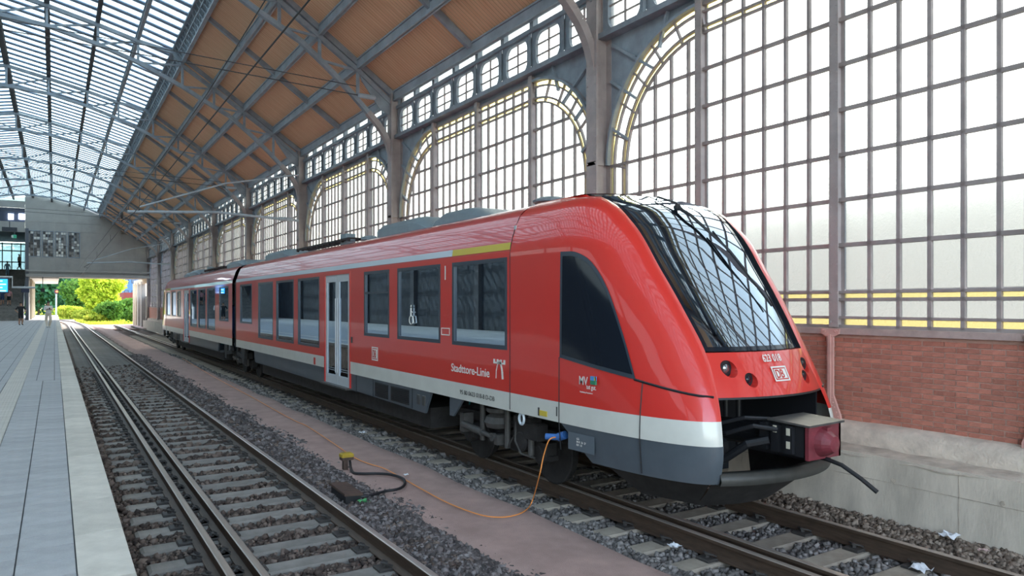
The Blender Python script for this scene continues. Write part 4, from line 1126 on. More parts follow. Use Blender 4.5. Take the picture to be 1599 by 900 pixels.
    m.lathe([(.145, 0), (.12, -.06 * dirn), (.075, -.13 * dirn), (.03, -.14 * dirn)], (T2 - .03, sY(4.36), 1.02), 'y', 20); m.box(T2 - .05, T2 + .03, *sorted((sY(4.30), sY(4.36))), 1.12, 1.17)
    cp = part(m, 'coupler_cover', MAROON)
    m = MB(); m.add([(c[0] - .03, sY(4.33), 1.205), (c[1] + .02, sY(4.33), 1.215), (c[1] + .02, sY(4.80), 1.235), (c[0] - .05, sY(4.80), 1.225), (c[0] - .03, sY(4.33), 1.185), (c[1] + .02, sY(4.33), 1.195), (c[1] + .02, sY(4.80), 1.215), (c[0] - .05, sY(4.80), 1.205)],
                    [(0, 1, 2, 3), (7, 6, 5, 4), (0, 4, 5, 1), (1, 5, 6, 2), (2, 6, 7, 3), (3, 7, 4, 0)]); m.build('coupler_lid', UNDER_L, cp)
    m = MB(); m.box(c[0] + .01, c[0] + .3, *sorted((sY(4.42), sY(4.9))), .88, 1.19)
    for yy in (4.52, 4.68, 4.82): m.bbox(c[0] - .035, c[0] + .02, *sorted((sY(yy), sY(yy + .09))), .90, 1.17, .01)
    eb = part(m, 'electric_coupler', BLACK)
    m = MB()
    for (yy, zz) in ((4.545, 1.08), (4.545, .95), (4.70, 1.09)): m.box(c[0] - .041, c[0] - .034, *sorted((sY(yy), sY(yy + .04))), zz, zz + .07)
    m.build('coupler_contact', paint('contact_cream', (.55, .52, .42), .6), eb)
    m = MB(); m.cyl((T2 - .05, sY(4.9), 1.0), (T2 - .05, sY(5.9), .98), .13, 14); m.tube([(T2 - .28, sY(4.8), 1.0), (T2 - .42, sY(4.95), .95), (T2 - .5, sY(5.2), .75), (T2 - .45, sY(5.6), .7)], .045, 8)
    m.tube([(T2 - .28, sY(4.7), 1.12), (T2 - .45, sY(4.85), 1.15), (T2 - .55, sY(5.1), 1.05), (T2 - .5, sY(5.5), .95)], .025, 8); m.tube([(T2 - .2, sY(4.85), 1.2), (T2 - .4, sY(5.0), 1.21), (T2 - .55, sY(5.25), 1.12)], .022, 8)
    part(m, 'drawbar', BLACK)
    m = MB(); m.tube([(T2 + .02, sY(4.55), .86), (T2 + .02, sY(4.35), .85), (T2 + .03, sY(4.20), .82), (T2 + .06, sY(4.02), .72), (T2 + .09, sY(3.88), .62)], .022, 8); part(m, 'release_handle', BLACK)
    # wiper
    m = MB(); pt = lambda x, h, o=.03: (T2 + x, sY(yE(h) - bul(h) * (1 - abs(x / wE(h)) ** 2.1) - o), h + .05 * max(0, (h - 3.0) / .66))
    m.tube([pt(-.05, 3.5, .05), pt(.02, 3.40, .06), pt(.26, 3.0, .05), pt(.36, 2.75, .04)], [.022, .02, .014, .012], 8); m.tube([pt(.20, 3.22), pt(.33, 2.8), pt(.48, 2.35)], .012, 6)
    m.tube([pt(-.05, 3.5, .02), pt(-.05, 3.50, .07)], .04, 10); m.tube([pt(-.18, 3.60, .02), pt(-.14, 3.64, .10), pt(-.02, 3.56, .10), pt(-.02, 3.48, .06)], .013, 6); part(m, 'wiper', BLACK)
    # bogie under the cab end
    bogie(sY(8.75), .95, train, dirn)
    for side in (-1, 1):
        m = MB(); m.tube([(xat(1.35, side), sY(7.74 + .055 * math.cos(t)), .91 + .07 * math.sin(t)) for t in np.linspace(0, 2 * math.pi, 17)], .018, 6); part(m, 'towing_eye', STRIPE)
    # tank and underfloor boxes behind
    m = MB(); y0, y1 = sorted((Y(2.9), Y(14.3))); m.box(T2 - 1.15, T2 + 1.15, y0, y1, .32, .66); part(m, 'underframe', UNDER)
    m = MB(); y0, y1 = sorted((Y(14.3), Y(17.8))); m.box(T2 - 1.2, T2 + 1.2, y0, y1, .93, .99); m.box(T2 - .5, T2 + .5, *sorted((Y(14.3), Y(18.6))), .50, .93); part(m, 'underframe', UNDER)  # centre block added as dark backing so no daylight shows past the bogie


def bogie(yc, hb, parent, dirn=1):
    """wheels, side frames, springs and dampers; about 1.05 m from centre to axle"""
    P = parent
    for s in (-1, 1):
        for yy in (yc - hb, yc + hb):
            m = MB(); x = T2 + s * .7525
            m.lathe([(.10, -.09), (.10, -.075), (.33, -.05), (.385, -.065), (.40, -.02), (.415, .0), (.415, .045), (.43, .06), (.41, .07), (.14, .05), (.10, .07)] if s > 0 else [(.10, .09), (.10, .075), (.33, .05), (.385, .065), (.40, .02), (.415, 0), (.415, -.045), (.43, -.06), (.41, -.07), (.14, -.05), (.10, -.07)], (x, yy, .425), 'x', 28)
            part(m, 'wheel', UNDER, smooth=False)
            m = MB(); xo = T2 + s * .98
            m.lathe([(.15, -.10), (.16, .0), (.15, .06), (.09, .09)] if s > 0 else [(.15, .10), (.16, 0), (.15, -.06), (.09, -.09)], (xo, yy, .43), 'x', 18); m.box(xo - .08, xo + .08, yy - .2, yy + .2, .40, .58); m.box(xo - .06, xo + .06, yy - .26, yy + .26, .36, .42); part(m, 'axle_box', UNDER)
        m = MB(); xo = T2 + s * .93
        pr = [(yc - hb - .45, .62), (yc - hb + .35, .62), (yc - .45, .34), (yc + .45, .34), (yc + hb - .35, .62), (yc + hb + .45, .62), (yc + hb + .45, .74), (yc + hb - .25, .76), (yc + .4, .50), (yc - .4, .50), (yc - hb + .25, .76), (yc - hb - .45, .74)]
        m.prism(pr, 'x', xo - .06, xo + .06); part(m, 'bogie_frame', UNDER); xo = T2 + s * 1.0
        m = MB(); m.lathe([(.10, 0), (.20, .03), (.235, .10), (.20, .18), (.14, .21), (.20, .25), (.20, .30)], (xo + s * .05, yc, .61), 'z', 20); part(m, 'air_spring', UNDER_L, smooth=False)
        m = MB(); m.cyl((xo + s * .22, yc + .78, .58), (xo + s * .22, yc + .22, .54), .055, 14); m.cyl((xo + s * .22, yc + .22, .54), (xo + s * .22, yc - .08, .52), .034, 12); m.lathe([(.06, -.03), (.06, .03)], (xo + s * .22, yc - .08, .52), 'x', 12); m.box(xo + s * .05 if s > 0 else xo + s * .22, xo + s * .22 if s > 0 else xo + s * .05, yc + .78, yc + .90, .46, .74); m.box(xo + s * .05 if s > 0 else xo + s * .22, xo + s * .22 if s > 0 else xo + s * .05, yc - .2, yc - .1, .42, .56); part(m, 'yaw_damper', UNDER_L)
        for yy in (yc - .32, yc + .36, yc - hb + .05): m = MB(); m.cyl((xo + s * .13, yy, .40), (xo + s * .13, yy, .95), .042, 10); part(m, 'shock_absorber', UNDER_L)
        m = MB(); m.cyl((xo + s * .15, yc - .36, .42), (xo + s * .15, yc - .8, .92), .012, 6); part(m, 'stay_rod', UNDER_L)
        m = MB(); m.tube([(xo + s * .17, yc - .6, .80), (xo + s * .2, yc - .62, .55), (xo + s * .19, yc - .75, .40), (xo + s * .14, yc - 1.0, .38)], .014, 6)
        part(m, 'brake_hose', UNDER_L)
        m = MB(); m.prism([(yc + .96, .975), (yc + .54, .975), (yc + .84, .70), (yc + .96, .70)], 'x', *sorted((T2 + s * 1.33, T2 + s * 1.36))); part(m, 'support_bracket', GREY)
        m = MB(); m.bbox(xo + s * .04 if s > 0 else xo - .2, xo + .2 if s > 0 else xo - .04, yc - hb - .2, yc - hb + .12, .62, .84, .02); m.bbox(xo - .18 if s < 0 else xo, xo if s < 0 else xo + .18, yc - .95, yc - .55, .62, .90, .02); m.lathe([(.13, 0), (.14, .05 * s), (.11, .07 * s)], (xo + s * .12, yc - .72, .56), 'x', 18); part(m, 'brake_unit', UNDER)
    m = MB()
    for yy in (yc - hb, yc + hb): m.cyl((T2 - 1.0, yy, .43), (T2 + 1.0, yy, .43), .075, 12)
    m.box(T2 - .95, T2 + .95, yc - .3, yc + .3, .36, .6); part(m, 'axle', UNDER)

car(1); car(-1)
# articulated middle bogie and bellows
bogie(YM, 1.0, train)
m = MB(); rows = []
for k in range(13):
    s = lerp(-.30, .30, k / 12); i = .07 if k % 2 else .12
    sec = [(1.375 - i, .95), (1.375 - i, 3.05), (1.2 - i, 3.5), (.8, 3.66 - i), (-.8, 3.66 - i), (-1.2 + i, 3.5), (-1.375 + i, 3.05), (-1.375 + i, .95)]
    rows.append([(T2 + w, YM + s, h) for w, h in sec])
m.grid(rows, 0, True); part(m, 'gangway_bellows', BLACK)
for s in (-1, 1):
    for yy in (YM - 1.35, YM + 1.35):
        sgn = 1 if yy > YM else -1
        m = MB(); m.prism([(yy - .25, .98), (yy + .25, .98), (yy + .18 , .52), (yy - .12, .50)], 'x', *sorted((T2 + s * 1.30, T2 + s * 1.38)))
        m.bar((T2 + s * 1.34, yy - sgn * .1, .70), (T2 + s * 1.34, YM + sgn * .35, .78), .07, .12); m.bar((T2 + s * 1.34, YM + sgn * .35, .78), (T2 + s * 1.34, YM + sgn * .6, .98), .07, .1)
        part(m, 'articulation_bracket', UNDER)

# roof equipment
def roof_box(sa, sb, w, h, name='roof_unit', dirn=1, taper=.25):
    Yf = lambda s: YM - dirn * s
    m = MB(); sec = [(-w, 0), (-w, h * .55), (-w + .12, h * .9), (-w + .3, h), (w - .3, h), (w - .12, h * .9), (w, h * .55), (w, 0)]
    rows = []
    for s, k in ((sa, .25), (sa + taper, .85), (sa + taper * 1.5, 1), (sb - taper * 1.5, 1), (sb - taper, .85), (sb, .25)):
        rows.append([(T2 + u * lerp(.8, 1, k), Yf(s), 3.70 + v * k) for u, v in sec])
    m.grid(rows); n = len(sec); m.f += [tuple(range(n)), tuple(range(len(m.v) - n, len(m.v)))]; m.m += [0, 0]
    return part(m, name, ROOFBOX, auto=35)
for d in (1, -1):
    roof_box(10.9, 13.3, .85, .30, dirn=d); roof_box(13.35, 15.3, .8, .27, dirn=d, taper=.4); roof_box(1.6, 4.3, .85, .28, dirn=d)
    m = MB(); Yf = lambda s: YM - d * s
    for xo in (-.75, -.45): m.bar((T2 + xo, Yf(5.2), 3.86), (T2 + xo, Yf(9.3), 3.86), .05, .05)
    for k in range(10): m.bar((T2 - .75, Yf(5.2 + k * .45), 3.80), (T2 - .75, Yf(5.2 + k * .45), 3.88), .06, .06); m.bar((T2 - .75, Yf(5.2 + k * .45), 3.87), (T2 - .45, Yf(5.2 + k * .45), 3.87), .04, .04)
    part(m, 'exhaust_rail', UNDER)
    m = MB(); m.lathe([(.10, 0), (.10, .08), (.26, .10), (.27, .13), (.18, .17), (.05, .18)], (T2 - .35, Yf(16.6), 3.73), 'z', 20); part(m, 'roof_antenna', ROOFBOX)
    m = MB(); m.lathe([(.10, 0), (.20, .04), (.20, .10), (.1, .13)], (T2 - .6, Yf(10.2), 3.72), 'z', 16); m.box(T2 - .72, T2 - .5, *sorted((Yf(8.6), Yf(9.0))), 3.75, 4.0); part(m, 'roof_vent', ROOFBOX)

# lettering and marks on the near side
LX, LY = (0, -1, 0), (0, 0, 1)
def mark(px, py, x=XL - .004): return on_wall(px, py, x)
p = mark(704.5, 577); q = mark(770, 585)
lettering('line_name', 'Stadttore-Linie', .165, LETTER, train, mark(704.5, 579.5), LX, LY, extrude=.001, xs=1.13)
m = MB(); a = mark(770.5, 567.5)                             # gate emblem: battlement and arch
yy, zz = a.y, a.z; X = XL - .006
m.box(X, X + .003, yy - .30, yy, zz, zz + .022)
for k in range(4): m.box(X, X + .003, yy - .086 * k - .044, yy - .086 * k, zz + .022, zz + .06)
b_ = mark(774.5, 591)
L = [(b_.y + .0, b_.z), (b_.y - .006, b_.z + .10), (b_.y - .04, b_.z + .19), (b_.y - .085, b_.z + .24), (b_.y - .13, b_.z + .19), (b_.y - .16, b_.z + .10), (b_.y - .17, b_.z)]
for (u, v), (u2, v2), w in zip(L, L[1:], (.014, .016, .022, .036, .036, .042)): m.bar((X + .0015, u, v), (X + .0015, u2, v2), w, .003, (1, 0, 0))
part(m, 'gate_emblem', LETTER)
lettering('vehicle_number', '95 80 0623 018-8 D-DB', .088, LETTER_D, train, mark(718, 615), LX, LY, extrude=.001, xs=1.14)
def logo(name, o, xd, yd, w, h, parent):
    x, y = Vector(xd).normalized(), Vector(yd).normalized(); z = x.cross(y).normalized()
    m = MB(); t = w * .07
    def quad(a, b, c, d, off=0.0):
        P = [Vector(o) + x * u + y * v + z * off for u, v in ((a, c), (b, c), (b, d), (a, d))]; m.add([*P, *[p_ - z * .002 for p_ in P]], [(0, 1, 2, 3), (7, 6, 5, 4), (0, 4, 5, 1), (1, 5, 6, 2), (2, 6, 7, 3), (3, 7, 4, 0)])
    quad(0, w, 0, t); quad(0, w, h - t, h); quad(0, t, t, h - t); quad(w - t, w, t, h - t)
    lo = m.build(name, LETTER, parent)
    m = MB(); quad(t * 1.8, w - t * 1.8, t * 1.8, h - t * 1.8); m.build('logo_field', LETTER, lo)
    lettering('logo_letters', 'DB', h * .80, LETTER_R, lo, Vector(o) + x * (w * .155) + y * (h * .22) + z * .003, xd, yd, extrude=.001, xs=w * .52 / h)
    return lo
logo('company_logo', mark(580.5, 562.5), LX, LY, .30, .25, train)
m = MB(); w0 = mark(642, 500, XL - .002); X = XL - .004; wy, wz = w0.y, w0.z   # wheelchair symbol on the second window
m.tube([(X, wy + .07 * math.cos(t), wz + .07 * math.sin(t)) for t in np.linspace(-2.6, 1.5, 14)], .008, 5); m.lathe([(.022, -.003), (.022, .003)], (X, wy, wz + .23), 'x', 12)
m.tube([(X, wy, wz + .20), (X, wy + .005, wz + .07), (X, wy - .07, wz + .06), (X, wy - .10, wz - .05)], .013, 6); m.tube([(X, wy, wz + .14), (X, wy - .06, wz + .13)], .009, 5)
part(m, 'wheelchair_symbol', LETTER)
# markings by the first-class windows and the door
m = MB(); a, b_ = mark(689, 478, XL - .003), mark(702, 410, XL - .003)
lettering('class_number', '1', .30, LETTER, train, mark(692, 437), LX, LY, extrude=.001, xs=.9)
m.box(XL - .004, XL, b_.y, a.y, 1.90, 1.915); m.box(XL - .004, XL, b_.y, a.y, 2.0, 2.012); m.box(XL - .004, XL, a.y - .012, a.y, 1.90, 2.0); m.box(XL - .004, XL, b_.y, b_.y + .012, 1.90, 2.0); part(m, 'class_sticker', LETTER)
for (px, py, w, h, mt, n) in ((549, 531, .10, .12, LETTER_D, 'door_button'), (848, 646, .16, .065, YELLOW, 'yellow_sticker'), (491, 564, .12, .16, LETTER_R, 'red_sticker'), (841, 643, .03, .10, LETTER_D, 'small_label'), (869, 643, .015, .11, LETTER_D, 'lifting_mark')):
    c = mark(px, py); m = MB(); m.box(XL - .005, XL + .002, c.y - w / 2, c.y + w / 2, c.z - h / 2, c.z + h / 2); part(m, n, mt)
def cab_place(px, py):                                       # marks on the curved cab side
    X = XL + .012; c = on_wall(px, py, X); return c
c = cab_place(905, 600)
lettering('tourism_letters', 'MV', .135, LETTER, train, (XL - .004 + .006, c.y, c.z), LX, LY, extrude=.001, xs=.85)
lettering('tourism_slogan', 'tut gut.', .075, LETTER, train, (XL + .004, on_wall(915, 607.5, XL).y, on_wall(915, 607.5, XL).z), LX, LY, extrude=.001, xs=.8)
lettering('tourism_region', 'Mecklenburg Vorpommern', .026, LETTER, train, (XL + .004, on_wall(905, 613, XL).y, on_wall(905, 613, XL).z), LX, LY, extrude=.001, xs=.8)
c = on_wall(922, 600.5, XL)
for (z0, z1, mt, n) in ((.045, .09, paint('tourism_blue', (.08, .30, .65), .5), 'tourism_sky'), (0, .045, paint('tourism_green', (.03, .22, .12), .5), 'tourism_field')):
    m = MB(); m.box(XL - .004, XL + .02, c.y - .085, c.y, c.z + z0, c.z + z1); part(m, n, mt)
m = MB(); m.box(XL - .005, XL + .01, c.y - .085, c.y - .07, c.z + .045, c.z + .088); part(m, 'tourism_yellow', YELLOW)
# number and logo on the nose
def nose(u, h, o=.012):
    w = .80; e = interp(h, [1.44, 1.88], [4.98, 5.19]); b = .175
    return Vector((T2 + u, e - b * (1 - abs(u / w) ** 2.1) - o, h))
sl = Vector((0, (5.19 - 4.98) / .44, 1)).normalized()
lettering('unit_number', '623 018', .115, LETTER, train, nose(-.17, 1.775, .022), (1, 0, 0), sl, extrude=.001, xs=.78)
logo('nose_logo', nose(-.10, 1.575, .022), (1, 0, 0), sl, .235, .165, train)
# maintenance flap on the grey skirt
q0, q1 = on_wall(887, 671, XL + .01), on_wall(929, 704, XL + .04)
m = MB(); yy0, yy1 = q1.y, q0.y
m.add([(XL + .012, yy1, .70), (XL + .034, yy0, .70), (XL + .034, yy0, .90), (XL + .012, yy1, .90)], [(0, 1, 2, 3)])
fl = part(m, 'maintenance_flap', paint('flap_grey', (0.11, 0.135, 0.16), 0.4))
lettering('flap_text', 'GG\n04-R  26  27\n0.0  1.0', .034, LETTER, train, (XL + .010, lerp(yy1, yy0, .35), .83), LX, LY, extrude=.001, xs=1.0)
# bake the lamp openings into the masks and drop the cutters
dg = bpy.context.evaluated_depsgraph_get()
for o in [o for o in bpy.data.objects if o.name.startswith('front_mask')]:
    me = bpy.data.meshes.new_from_object(o.evaluated_get(dg)); o.modifiers.clear(); o.data = me
for c in CUTTERS: bpy.data.objects.remove(c)

# ================================================================== FAR END OF THE HALL
YG = Y_GABLE
gal = empty('wall_back', (3, YG, 5), kind='structure')
zs0 = ZC + 2.95
# cladding panels, some left open for the mosaic windows and the stair opening
def top_at(x):
    pts = sorted([(x_, z_) for x_, z_ in PUR + SKY] + [(mir(x_), z_) for x_, z_ in PUR + SKY]); xs_, zs_ = zip(*pts)
    return float(np.interp(x, xs_, zs_)) + ZC + .1
pxs = [40, 64.8, 85, 105.2, 126, 158, 188, 212]
XS = [across(p_, 400, YG).x for p_ in pxs] + [8.62]
WZ0, WZ1 = across(80, 401, YG).z, across(80, 362, YG).z
for i, (a, b) in enumerate(zip(XS, XS[1:])):
    zz = [zs0, WZ0 - .05, WZ1 + .05, (WZ1 + 10.3) / 2 + .6]
    for j, (c, d) in enumerate(zip(zz, zz[1:] + [None])):
        if i < 4 and j == 1: continue
        m = MB()
        if d is None:
            ta, tb = top_at(a), top_at(b)
            if i == 0: ta = top_at(a)
            m.prism([(a + .01, c + .01), (b - .01, c + .01), (b - .01, max(c + .02, tb)), (a + .01, max(c + .02, ta))], 'y', YG, YG + .06)
        else:
            if c > top_at(b): continue
            m.box(a + .01, b - .01, YG, YG + .06, c + .01, min(d, max(top_at(a), top_at(b))) - .01)
        m.build('cladding_panel', CLAD, gal)
m = MB()
for x in XS: m.box(x - .05, x + .05, YG - .04, YG + .1, zs0, top_at(x))

m.build('gallery_frame', CLAD, gal)
m = MB(); m.prism([(XS[0], zs0)] + [(8.62, zs0)] + [(x_, top_at(x_)) for x_ in (8.5, 7, 5, 4.05, 3.7, 2, .5, -1, XS[0])], 'y', YG + .30, YG + .36); m.build('gallery_backing', CLAD, gal)
m = MB(); m.box(XS[0], 8.62, YG - .25, YG + 4.5, ZC + 2.75, zs0); m.box(XS[0], 8.62, YG - .35, YG - .2, ZC + 3.25, ZC + 3.42); m.box(XS[0], 8.62, YG - .3, YG + .1, ZC + 2.72, ZC + 3.0); m.build('gallery_beam', CLAD, gal)
m = MB(); m.box(XS[0], 8.62, YG + 4.3, YG + 4.5, zs0, ZC + 8.2); m.box(XS[0], 8.62, YG + .45, YG + 4.5, ZC + 7.9, ZC + 8.2); m.build('gallery_body', CLAD, gal)
# mosaic windows: small square panes, dark and bright
rngm = random.Random(5)
for i in range(4):
    a, b = XS[i] + .12, XS[i + 1] - .12
    w = empty('mosaic_window', (a, YG, WZ0)); w.parent = gal; bb = BASE[gal.name]; w.location = (a - bb[0], YG - bb[1], WZ0 - bb[2])
    m = MB(); 
    for mi in range(3): pass
    nx, nz = 4, 9
    for ix in range(nx):
        for iz in range(nz):
            x0 = lerp(a, b, ix / nx); x1 = lerp(a, b, (ix + 1) / nx); z0 = lerp(WZ0, WZ1, iz / nz); z1 = lerp(WZ0, WZ1, (iz + 1) / nz)
            m.box(x0 + .02, x1 - .02, YG + .03 + rngm.uniform(0, .02), YG + .05, z0 + .02, z1 - .02, rngm.choice([0, 0, 1, 2, 2]))
    m.build('mosaic_panes', [paint('mosaic_dark_%d' % i, (.05, .05, .055), .2), paint('mosaic_light_%d' % i, (.72, .70, .64), .2), paint('mosaic_mid_%d' % i, (.25, .24, .23), .15)], w)
    m = MB(); t = .06
    m.box(a - t, a, YG - .02, YG + .08, WZ0 - t, WZ1 + t); m.box(b, b + t, YG - .02, YG + .08, WZ0 - t, WZ1 + t); m.box(a, b, YG - .02, YG + .08, WZ0 - t, WZ0); m.box(a, b, YG - .02, YG + .08, WZ1, WZ1 + t)
    m.box((a + b) / 2 - .02, (a + b) / 2 + .02, YG, YG + .06, WZ0, WZ1); m.build('window_frame', STEEL, w)
# stair opening on the left: header wall with two windows, dark hall behind, glazed rear
xo0, xo1 = -9.5, XS[0]
hz = across(20, 362, YG).z
m = MB(); m.box(xo0, xo1 - .06, YG, YG + .2, hz, across(20, 346, YG).z); m.box(xo0, xo1 - .06, YG, YG + .2, across(20, 324, YG).z, ZC + 10.2); m.box(xo0 - 3, xo0, YG, YG + .2, -.3, ZC + 10); m.build('stair_header', CLAD, gal)
m = MB(); m.box(xo0, xo1 - .06, YG + .25, YG + .28, across(20, 346, YG).z, across(20, 324, YG).z); m.build('header_glass', paint('header_glass_dark', (.05, .06, .09), .1), gal)
ltz = [glow('reflection_glow', (.75, .85, 1.0), 5.0)]  # emission stands in for the bright reflections in the two header windows
for (px, wpx) in ((16.5, 4.5), (34.5, 6)):
    c = across(px, 338, YG - .2); k = 73 / 1130
    m = MB(); m.box(c.x - wpx * k * .75, c.x + wpx * k * .75, YG + .1, YG + .2, c.z - .28, c.z + .28); m.build('glow_panel', ltz[0], gal)
m = MB(); m.box(xo0, xo1, YG + .2, YG + 16, hz + .1, hz + .4); m.box(xo0 - .2, xo0, YG, YG + 16, -.3, hz + .4); m.box(xo1 - .02, xo1 + .25, YG - .1, YG + 16, -.3, hz + .4); m.build('stair_hall', paint('stair_hall_dark', (.13, .14, .16), .8), gal)
zl = across(10, 421, YG + 9.5).z                             # landing level
m = MB(); m.box(xo0, xo1, YG + 9.5, YG + 16, zl - .3, zl); m.build('landing', CONC, gal)
m = MB(); m.add([(xo0, YG + 15.5, zl), (xo1, YG + 15.5, zl), (xo1, YG + 15.5, hz), (xo0, YG + 15.5, hz)], [(0, 1, 2, 3)]); m.build('rear_glazing', frosted('rear_glass', (.20, .34, .40), .8, clear=.4), gal, clean=False)
m = MB()
for k in range(9): x = lerp(xo0, xo1, k / 8); m.box(x - .05, x + .05, YG + 15.3, YG + 15.45, zl, hz)
for z in (zl + 1.1, zl + 2.4, zl + 3.2): m.box(xo0, xo1, YG + 15.3, YG + 15.45, z - .06, z + .06)
m.build('rear_mullions', STEEL_D, gal)
# lunette above the gable
m = MB(); m.prism([(RIDGE - 4.5, ZC + 9.9), (RIDGE + 3.6, ZC + 9.9), (RIDGE + 2.5, ZC + 10.25), (RIDGE, ZC + 10.75), (RIDGE - 3, ZC + 10.4)], 'y', YG + .3, YG + .34); m.build('lunette_glass', GLASS_SKY, gal)
# stairs
st = empty('staircase', ((xo0 + xo1) / 2, 84, PZ), 'wide concrete staircase climbing to the gallery at the far left', 'staircase')
n = 30
for i in range(n):
    m = MB(); y = 84.0 + i * (YG + 9.5 - 84.0) / n; z = PZ + (zl - PZ) * (i + 1) / n
    m.box(xo0 + .1, xo1 - .1, y, y + .42, z - .18, z); m.build('stair_step', SLEEPER, st)
m = MB(); m.add([(xo0 + .1, 84, PZ), (xo1 - .1, 84, PZ), (xo1 - .1, YG + 9.5, zl - .25), (xo0 + .1, YG + 9.5, zl - .25)], [(0, 1, 2, 3)]); m.build('stair_soffit', STEEL_D, st)
m = MB()
for x in (xo1 - .12,):
    m.box(x - .06, x + .06, 83.4, 84.4, PZ, PZ + 1.3); m.bar((x, 84, PZ + .95), (x, YG + 9.5, zl + .95), .06, .3); m.bar((x, 84, PZ + 1.25), (x, YG + 9.5, zl + 1.25), .07, .06)
m.build('balustrade', LIGHTGREY, st)
# white soffit and pillars beyond the gallery on the platform
c0, c1 = across(48, 434, 92), across(93, 434, 92)
cn = empty('platform_canopy', (c0.x, 92, PZ), 'flat white platform canopy behind the gallery', 'canopy')
m = MB(); m.box(c0.x, across(92, 436, 90).x, 88, 112, across(70, 438, 92).z + .1, across(70, 438, 92).z + .45); m.build('canopy_roof', paint('soffit_white', (.75, .72, .66), .8), cn)
for y in (91, 97, 104):
    m = MB(); m.box(c0.x - .2, c0.x + .15, y - .2, y + .2, PZ, across(70, 438, 92).z + .1); m.build('canopy_pillar', CREAM, cn)
# cream portal at the right end
pt = empty('portal', (8.3, YG, -.2), 'cream concrete portal with dark doorways at the far end of the wall', 'portal')
pa, pb = across(211, 470, 100), across(233, 470, YG)
m = MB(); m.bar((pa.x, 100, ZC + 2.55), (8.55, YG, ZC + 2.55), .3, .55); m.build('portal_lintel', CREAM, pt)
for t in (0, .16, .36, .62):
    x, y = lerp(pa.x, 8.55, t), lerp(100, YG, t); m = MB(); m.box(x - .22, x + .22, y - .35, y + .35, -.3, ZC + 2.5); m.build('portal_pillar', CREAM if t < .3 else CLAD, pt)
m = MB(); m.bar((pa.x + .4, 100, 1.2), (8.9, YG + .6, 1.2), .1, 4.2); m.build('portal_infill', STEEL_D, pt)
# stone blocks and weeds by the wall end
for i, (px, py, s) in enumerate(((236, 505, .5), (243, 512, .45), (231, 511, .35))):
    c = ground(px, py, -.15); m = MB(); m.bbox(c.x - s, c.x + s, c.y - s * .6, c.y + s * .6, -.25, -.25 + s * 1.3, .06)
    tag(m.build('stone_block', CONC), ['pale stone block against the wall behind the train tail', 'pale low stone block nearest the train tail', 'small pale stone block at the far wall corner'][i], 'stone block', 'stone blocks by the wall')

# ---- platform furniture
m0 = across(5, 445, 76)
dp = empty('departure_display', (m0.x, 76, PZ), 'bright blue departure display hanging beside the stairs', 'display')
a, b = across(-6, 456, 76), across(12, 436, 76)
m = MB(); m.box(a.x - .1, b.x + .08, 76, 76.2, a.z - .1, b.z + .1); m.build('display_case', STEEL_D, dp)
m = MB(); m.box(a.x, b.x, 75.985, 76, a.z, b.z); m.build('display_screen', glow('screen_blue', (.03, .28, .75), 1.6), dp)
m = MB()
for k in range(4): m.box(a.x + .1, lerp(a.x, b.x, .55 + .3 * (k % 2)), 75.98, 75.985, b.z - .22 - k * .28, b.z - .14 - k * .28)
m.build('display_lines', glow('screen_text', (.5, .75, 1.), 1.8), dp)
m = MB(); z = across(17, 433, 76).z; x1 = across(19, 440, 76).x
m.tube([(a.x - 1, 76.1, z), (x1, 76.1, z), (x1, 76.1, across(19, 449, 76).z), (across(55, 449, 76).x, 76.1, across(19, 449, 76).z)], .09, 8); m.cyl((a.x - .8, 76.1, PZ), (a.x - .8, 76.1, z), .08, 8); m.build('display_frame', LIGHTGREY, dp)
def sign(name, px0, px1, py0, py1, y, mat, label, cat, rod=None):
    a, b = across(px0, py1, y), across(px1, py0, y)
    t = empty(name, ((a.x + b.x) / 2, y, a.z), label, cat)
    m = MB(); m.bbox(a.x, b.x, y - .08, y + .08, a.z, b.z, .02); m.build('sign_body', mat, t)
    if rod:
        r = across(0, rod, y).z; m = MB(); m.cyl(((a.x + b.x) / 2, y, b.z - .02), ((a.x + b.x) / 2, y, r), .035, 8); m.build('hanger', STEEL_D, t)
    return t
s_ = sign('platform_sign', 33, 46, 451, 457, 80, paint('sign_dark_blue', (.02, .03, .07), .4), 'dark blue platform sign beside the stair pillar', 'sign')
a_ = across(36, 457, 80); m = MB(); m.cyl((a_.x, 80, PZ), (a_.x, 80, a_.z + .05), .05, 8); m.build('sign_pole', STEEL_D, s_)
s2 = sign('hanging_box', 63.5, 70, 450.5, 456, 87.5, BLACK, 'small black box hanging on a rod above the white-clad traveller', 'box', 430)
s3 = sign('exit_sign', 19, 26, 367, 372, 84.6, paint('exit_green', (.06, .5, .28), .4), 'small green exit sign above the stairs', 'sign', 360)
m = MB(); a = across(20, 369.5, 84.5); m.box(a.x - .12, a.x + .05, 84.50, 84.515, a.z - .12, a.z + .12); m.build('running_figure', LETTER, s3)
sb = sign('beam_lamp', 3, 27, 355.5, 361, 82, STEEL_D, 'long dark lamp housing mounted above the stair opening', 'lamp housing', 345)
c = ground(88, 489, 0); yS = 112
q0, q1 = across(84.5, 459, yS), across(91, 452, yS)
sg = empty('railway_signal', ((q0.x + q1.x) / 2, yS, PZ), 'light signal on a pole showing a red light beyond the platform', 'signal')
m = MB(); m.bbox(q0.x, q1.x, yS, yS + .3, q0.z, q1.z, .05); m.build('signal_head', STEEL_D, sg)
m = MB(); m.cyl(((q0.x + q1.x) / 2, yS + .15, 0), ((q0.x + q1.x) / 2, yS + .15, q0.z), .09, 8); m.build('signal_pole', STEEL_L, sg)
